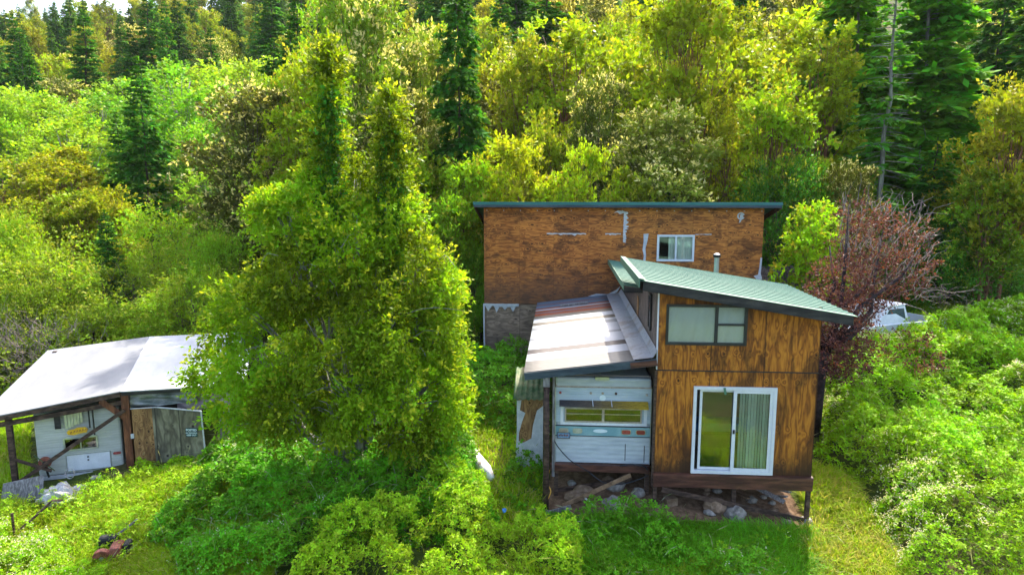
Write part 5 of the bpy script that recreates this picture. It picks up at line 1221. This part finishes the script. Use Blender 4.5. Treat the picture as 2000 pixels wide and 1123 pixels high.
# --- purple leaved tree and its dead limbs
def plum():
    rng = np.random.default_rng(9); Y0 = 20.5; X0, _, _ = P(1600, 790, Y0-2.2); Yb = Y0-2.0; zg = gz(X0, Yb)
    root = empty('purple_plum_tree', (X0, Yb, zg), 0, 'purple leaved tree with dark crooked limbs and bare grey twigs right of the small cabin', 'tree')
    def L(px, py, Y): p = P(px, py, Y); return np.array([p[0]-X0, Y-Yb, p[2]-zg])
    mb = MB(); fork = L(1612, 690, Y0-1.6)
    mb.tube([Vector((0, 0, -.3)), Vector(L(1602, 740, Yb)), Vector(fork)], [.16, .14, .12], 9)
    limbs = [(1640, 610, 1690, 560, 1718, 500), (1700, 610, 1705, 560, 1725, 450), (1660, 660, 1680, 640, 1720, 600), (1640, 620, 1650, 520, 1658, 400), (1600, 640, 1630, 560, 1620, 480), (1680, 600, 1760, 540, 1800, 480)]
    for (a, b, c, d, e, f) in limbs:
        mb.tube([Vector(fork), Vector(L(a, b, Y0-1.2)), Vector(L(c, d, Y0-.6)), Vector(L(e, f, Y0))], [.09, .07, .05, .015], 6)
    mb.build('trunk', M['bark_dark'], root, smooth=True)
    Q, T, TP = [], [], []
    B = [(1700, 470, 70, 50, 0, 230), (1760, 460, 50, 40, .3, 130), (1640, 560, 55, 60, -.6, 330), (1700, 550, 75, 50, -.2, 300), (1770, 530, 50, 40, 0, 140), (1640, 655, 55, 45, -1.4, 330), (1650, 700, 45, 32, -1.6, 220), (1620, 610, 50, 40, -1.2, 260), (1690, 420, 45, 30, 0, 90), (1780, 690, 60, 35, -.8, 110), (1600, 690, 30, 50, -1.8, 140), (1670, 600, 40, 36, -.6, 120)]
    for (px, py, rx, rz_, dy, n) in B:
        n = int(n*.95); Y = Y0+dy; S, d = sphere_pts(rng, n, L(px, py, Y), (rx/FPX*Y, .8, rz_/FPX*Y)); Dm = d*.6+rng.normal(size=(n, 3))*.4
        q, to, ti = twigs(rng, S, Dm, 9, .34, .075, .55, .1, .10); Q.append(q); T.append(to); TP.append(ti*(rng.random(len(ti)) < .7))
    c = quadmesh('crown', np.concatenate(Q), LM['plum'], np.concatenate(T), np.concatenate(TP), root); c.color = WHITE
    tw = MB()
    for k in range(260):
        px, py = rng.uniform(1640, 1815), rng.uniform(400, 590); c = L(px, py, Y0+rng.normal()*.5); d = c-fork; d = d/np.linalg.norm(d)*rng.uniform(.3, .8)+rng.normal(size=3)*.22
        tw.tube(tube_path(c, c+d, .05, 3, rng, .04), [.012, .009, .006, .003], 4)
    for (pts) in ([(1758, 572), (1790, 563), (1830, 563)], [(1800, 570), (1830, 566), (1860, 572), (1905, 566)], [(1770, 595), (1800, 604), (1830, 625)], [(1785, 572), (1810, 585), (1830, 592)], [(1700, 560), (1740, 540), (1800, 510)], [(1690, 600), (1730, 590), (1760, 572)]):
        tw.tube([Vector(L(a, b, Y0-.4)) for a, b in pts], [.018]+[.012]*(len(pts)-2)+[.004], 5)
    for k in range(60):
        px, py = rng.uniform(1800, 1900), rng.uniform(560, 610); c = L(px, py, Y0-.3+rng.normal()*.3); tw.tube(tube_path(c, c+rng.normal(size=3)*np.array([.2, .15, .12]), .03, 3, rng, .03), [.006, .005, .004, .002], 3)
    tw.build('dead_twigs', M['twig'], root)
plum()
# --- dead grey brush left of the carport, seen above its roof
def brush():
    rng = np.random.default_rng(3); X, Y, Z = P(45, 700, 25.2); zg = gz(X, Y); root = empty('dead_brush', (X, Y, zg), 0, 'tangle of bare grey brown twigs behind the left end of the carport roof', 'shrub')
    mb = MB()
    for k in range(420):
        a = rng.random()*6.28; e = rng.uniform(.3, 1.3); b = np.array([rng.normal()*1.3, rng.normal()*.7, rng.uniform(.0, 2.4)]); d = np.array([math.cos(a)*math.cos(e), math.sin(a)*math.cos(e), math.sin(e)])*rng.uniform(.5, 1.3)
        mb.tube(tube_path(b, b+d, .08, 4, rng, .06), [.014, .011, .008, .006, .003], 3, caps=False)
    mb.build('bare_twigs', M['twig'], root)
brush()
# --- ground cover
def pxpoly(pts): return np.array([Gp(a, b) for a, b in pts])
def area_pts(rng, poly, dens, yfall=True):
    x0, y0 = poly.min(0); x1, y1 = poly.max(0); n = int((x1-x0)*(y1-y0)*dens); X = rng.uniform(x0, x1, n); Y = rng.uniform(y0, y1, n)
    keep = polysd(poly, X, Y) > 0
    if yfall: keep &= rng.random(n) < np.clip((16/np.maximum(Y, 1))**1.5, .12, 1)
    keep &= (np.abs(X) < .80*Y+1.5)
    return X[keep], Y[keep]
HC = np.array([hw(-.3, -.3)[:2], hw(3.65, -.3)[:2], hw(3.65, 9)[:2], hw(5, 9.1)[:2], hw(5, 15)[:2], hw(-5, 15)[:2], hw(-5, 9.1)[:2], hw(-2.45, 9.1)[:2], hw(-2.45, .4)[:2], hw(-.3, .4)[:2]])
CC = np.array([sw_(-2.5, .3)[:2], sw_(2.6, .1)[:2], sw_(2.9, 5.2)[:2], sw_(-2.6, 5.2)[:2]])
def bramble(name, poly, mat, hmax, dens, seed, ls, flower=0, label='', edge=.9, flowerzone=None, up=1.2, avoid=True, minh=.08, mound=.55, rag=1.0, canes=.02):
    rng = np.random.default_rng(seed); X, Y = area_pts(rng, poly, dens)
    if avoid:
        k = (polysd(HC, X, Y) < .05) & (polysd(CC, X, Y) < .0); X, Y = X[k], Y[k]
    sd = polysd(poly, X, Y)+(fbm(X*1.1, Y*1.1, seed)-.5)*.8; e = sstep(0, edge, sd)
    m = fbm(X*mound, Y*mound, seed+3, 3); m2 = vnoise(X*2.2, Y*2.2, None, seed+8)
    h = hmax*e*(.25+1.15*sstep(.28, .72, m)*.85+.22*(m2-.5))+minh
    h = h+.34*e*rag*(vnoise(X*4.5, Y*4.5, None, seed+31)-.45)+.20*e*rag*(vnoise(X*10, Y*10, None, seed+35)-.45)+.30*e*np.maximum(vnoise(X*1.7, Y*1.7, None, seed+33)-.6, 0); dpt = rng.exponential(.16, len(X))*(.5+h); z = ground(X, Y)+np.maximum(h-dpt, .02)
    k = (sd > -.1) & (vnoise(X*2.6, Y*2.6, z*3.0, seed+11) > .34); X, Y, z, sd = X[k], Y[k], z[k], sd[k]
    n = len(X); C = np.stack([X, Y, z], 1); fn = nrm(rnd_dirs(rng, n)+np.array([0, -.25, up])); a = rng.random(n)*6.283
    t1 = nrm(np.cross(fn, np.tile([[0., 0.3, 1.]], (n, 1))+rng.normal(size=(n, 3))*.5)); t2 = np.cross(fn, t1)
    grow = np.clip(Y/17, .8, 1.7)
    s = ls*(.55+.75*rng.random(n))*grow; Q = []; T = []; TP = []
    tone = np.clip(.55*rng.random(n)+.45*fbm(X*.9, Y*.9, seed+5), 0, 1)
    if flower:
        fz = fbm(X*.45, Y*.45, seed+21, 3); fl = (rng.random(n) < flower*sstep(.46, .66, fz)*3) & (dpt[k] < .12)
        if flowerzone is not None: fl &= flowerzone(X, Y)
    else: fl = np.zeros(n, bool)
    for j in range(3):
        an = a+j*2.1; D = t1*np.cos(an)[:, None]+t2*np.sin(an)[:, None]+fn*.12
        B = nrm(np.cross(fn+rng.normal(size=(n, 3))*.3, D)); D = nrm(D); w = s*.66; L = s
        Q.append(np.stack([C, C+D*(L*.5)[:, None]+B*(w*.5)[:, None], C+D*L[:, None]-fn*(L*.12)[:, None], C+D*(L*.5)[:, None]-B*(w*.5)[:, None]], 1)); T.append(tone+rng.normal(size=n)*.06); TP.append(np.zeros(n))
    if fl.any():
        F = C[fl]; nf = len(F)
        for j in range(5):
            D = rnd_dirs(rng, nf); D[:, 2] = np.abs(D[:, 2]); st = F+rng.normal(size=(nf, 3))*.035+np.array([0, 0, .05]); Q.append(leaves(rng, st, D, .045*grow[fl], .036*grow[fl])); T.append(rng.random(nf)); TP.append(np.ones(nf)*(.6+.4*rng.random(nf)))
    cn = rng.random(len(C)) < canes
    if cn.any():          # long arching canes and dead stalks standing in the leaves
        F = C[cn]-np.array([0, 0, .15]); nf = len(F); d = rnd_dirs(rng, nf); d[:, 2] = np.abs(d[:, 2])*.9+.35; d = nrm(d); L = .25+.45*rng.random(nf)
        for j in range(3):
            Q.append(leaves(rng, F, d, L*.5, .016)); F = F+d*(L*.45)[:, None]; d = nrm(d-np.array([0, 0, .45])); T.append(rng.random(nf)*.3); TP.append(np.full(nf, .35))
    o = quadmesh(name, np.concatenate(Q), mat, np.clip(np.concatenate(T), 0, 1), np.concatenate(TP)); o.color = WHITE
    return tag(o, label or None, 'undergrowth', None, 'stuff')
def grass(name, poly, dens, seed, hh, label, lo=.25, avoid=True, mat='grass', dry=.12):
    rng = np.random.default_rng(seed); X, Y = area_pts(rng, poly, dens); 
    if avoid: k = (polysd(HC, X, Y) < -.0) & (polysd(CC, X, Y) < .0); X, Y = X[k], Y[k]
    k = fbm(X*.8, Y*.8, seed)+.25*rng.random(len(X)) > lo; X, Y = X[k], Y[k]; n = len(X)
    h = hh*(.4+.9*rng.random(n))*(.5+fbm(X*.7, Y*.7, seed+2)); an = rng.random(n)*6.283; ln = rng.normal(size=(n, 2))*.45+np.stack([np.cos(vnoise(X, Y)*9), np.sin(vnoise(X, Y)*9)], 1)*.3
    b = np.stack([X, Y, ground(X, Y)], 1); w = .011*np.clip(Y/14, 1, 2.5)*(.7+.6*rng.random(n)); s = np.stack([np.cos(an)*w, np.sin(an)*w, 0*w], 1)
    tipv = b+np.stack([ln[:, 0]*h, ln[:, 1]*h, h*(.95-.3*np.minimum(1, np.hypot(*ln.T)))], 1); mid = b+np.stack([ln[:, 0]*h*.35, ln[:, 1]*h*.35, h*.6], 1)
    Q = np.concatenate([np.stack([b-s, b+s, mid+s*.8, mid-s*.8], 1), np.stack([mid-s*.8, mid+s*.8, tipv+s*.15, tipv-s*.15], 1)])
    tone = np.clip(.5*rng.random(n)+.5*fbm(X*.6, Y*.6, seed+4), 0, 1); dr = ((rng.random(n) < dry*(.3+2*fbm(X*.5, Y*.5, seed+7)))).astype(float)*.8
    o = quadmesh(name, Q, LM[mat], np.tile(tone, 2), np.tile(dr, 2)); o.color = WHITE
    return tag(o, label, 'grass', None, 'stuff')
RP = pxpoly([(1600, 700), (1597, 800), (1592, 890), (1640, 950), (1700, 1040), (1760, 1200), (2150, 1240), (2300, 900), (2150, 640), (1900, 632), (1780, 640), (1660, 660)])
bramble('bramble_thicket', RP, LM['bramble'], 1.15, 640, 1, .086, .17, 'wide mounded bramble thicket with pale blossom covering the slope at the right', flowerzone=lambda x, y: y > 13)
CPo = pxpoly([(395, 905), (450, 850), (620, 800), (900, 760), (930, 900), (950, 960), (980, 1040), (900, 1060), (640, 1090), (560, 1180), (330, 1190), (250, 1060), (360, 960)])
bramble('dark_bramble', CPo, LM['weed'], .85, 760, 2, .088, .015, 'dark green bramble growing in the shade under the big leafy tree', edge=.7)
FP = pxpoly([(560, 1200), (600, 1075), (760, 1030), (900, 950), (965, 990), (985, 1060), (1060, 1030), (1110, 1040), (1150, 1090), (1190, 1200)])
bramble('lime_bramble', FP, LM['bramble_y'], 1.0, 850, 3, .082, 0, 'lime green sunlit bramble along the bottom edge left of the cabins', edge=.6, up=1.0)
LP = pxpoly([(-150, 1030), (60, 1040), (170, 1060), (240, 1110), (260, 1200), (-150, 1220)])
bramble('blossoming_bramble', LP, LM['bramble'], .4, 600, 4, .075, .07, 'low bramble with white blossom in the bottom left corner', edge=.5)
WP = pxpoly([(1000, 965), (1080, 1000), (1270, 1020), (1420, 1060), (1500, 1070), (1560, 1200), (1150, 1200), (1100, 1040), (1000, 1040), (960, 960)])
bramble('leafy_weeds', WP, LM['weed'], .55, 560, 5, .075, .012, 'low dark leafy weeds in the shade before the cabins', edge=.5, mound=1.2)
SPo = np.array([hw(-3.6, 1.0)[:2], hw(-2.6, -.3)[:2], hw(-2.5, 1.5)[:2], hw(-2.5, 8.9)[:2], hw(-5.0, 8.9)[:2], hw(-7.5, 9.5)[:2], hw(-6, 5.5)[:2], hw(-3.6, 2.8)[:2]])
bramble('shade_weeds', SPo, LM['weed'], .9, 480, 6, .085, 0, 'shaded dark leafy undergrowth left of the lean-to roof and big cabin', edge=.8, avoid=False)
bramble('meadow_weeds', pxpoly([(120, 980), (330, 935), (470, 930), (430, 1010), (330, 1100), (300, 1210), (-150, 1210), (-150, 1020)]), LM['bramble_y'], .42, 300, 8, .065, 0, 'sprawling lime leaved weeds among the grass of the lower left slope', edge=.3, mound=1.3)
bramble('grass_weeds', pxpoly([(1480, 1040), (1600, 1030), (1680, 1080), (1760, 1210), (1330, 1210), (1370, 1080)]), LM['bramble'], .30, 260, 9, .06, .01, 'low green weeds breaking up the grass right below the small cabin', edge=.4, mound=1.5)
bramble('truckside_bramble', np.array([(12.2, 22.6), (16.6, 22.9), (17.4, 24.6), (15.6, 24.7), (13.6, 23.9), (12.0, 23.6)]), LM['bramble'], 1.25, 900, 17, .075, .05, 'bramble climbing in front of the white pickup truck', edge=.5)
HP = pxpoly([(395, 900), (500, 880), (560, 840), (440, 820), (410, 850)])
bramble('carport_weeds', pxpoly([(255, 925), (330, 900), (400, 890), (470, 850), (560, 850), (560, 940), (400, 960), (300, 960)]), LM['bramble'], .40, 600, 7, .08, 0, 'green weeds growing against the right bay of the carport', edge=.4)
grass('tall_grass', pxpoly([(-150, 940), (60, 1000), (200, 950), (330, 930), (480, 920), (560, 1000), (520, 1200), (-150, 1220)]), 2600, 11, .34, 'bright sunlit grass on the slope before the carport', lo=.2)
grass('side_grass', pxpoly([(1560, 905), (1640, 930), (1720, 1030), (1800, 1200), (1570, 1200), (1575, 1060), (1560, 1030)]), 3000, 12, .36, 'yellowing grass strip running down the right side of the small cabin', lo=.22, dry=.3)
grass('front_grass', pxpoly([(1590, 1050), (1590, 1200), (1100, 1200), (1120, 1030), (1300, 1030), (1540, 1050)]), 2600, 22, .34, 'grass coloured darker for the shade before the small cabin', lo=.22, dry=0, mat='weed')  # shade put into a darker blade colour; side_grass keeps the sunny one
grass('back_grass', pxpoly([(1780, 640), (2200, 640), (2200, 575), (1850, 570), (1700, 590)]), 500, 13, .4, 'dark shaded grass clearing beyond the brambles at the right', avoid=False)
grass('rough_grass', pxpoly([(-200, 800), (60, 800), (60, 960), (-200, 960)]), 900, 14, .3, 'shaded rough grass left of the carport')
grass('path_grass', pxpoly([(900, 760), (1010, 760), (1060, 960), (1040, 1060), (930, 1040)]), 700, 15, .25, 'sparse grass beside the dirt path left of the cabins')
bramble('forest_undergrowth', np.array([(-30, 22), (-9, 24.4), (-6.5, 20), (-5.2, 25), (4.8, 31), (6.8, 28), (9, 27), (10, 29), (30, 30), (46, 60), (-48, 60)]), LM['bush'], 1.5, 90, 16, .14, 0, 'leafy undergrowth filling the gaps between the trunks of the wood', edge=2, avoid=True)

grass('near_grass', np.array([(-11, 3), (12, 3), (12, 12.6), (7, 12.8), (0, 12.8), (-4, 13), (-11, 13.2)]), 500, 25, .4, 'rough grass and weeds on the slope below the frame', avoid=False)
#@@HAZE
k = NT('pale_air'); k.t.nodes.remove(k.b); vp = k.n('VolumePrincipled'); vp.inputs['Color'].default_value = (.80, .90, 1.0, 1); vp.inputs['Density'].default_value = .00010; vp.inputs['Anisotropy'].default_value = .2
k.lk(vp.outputs[0], k.out.inputs['Volume']); o = MB().box(-760, 760, -70, 660, -220, 130).build('haze', k.m); tag(o, kind='stuff')
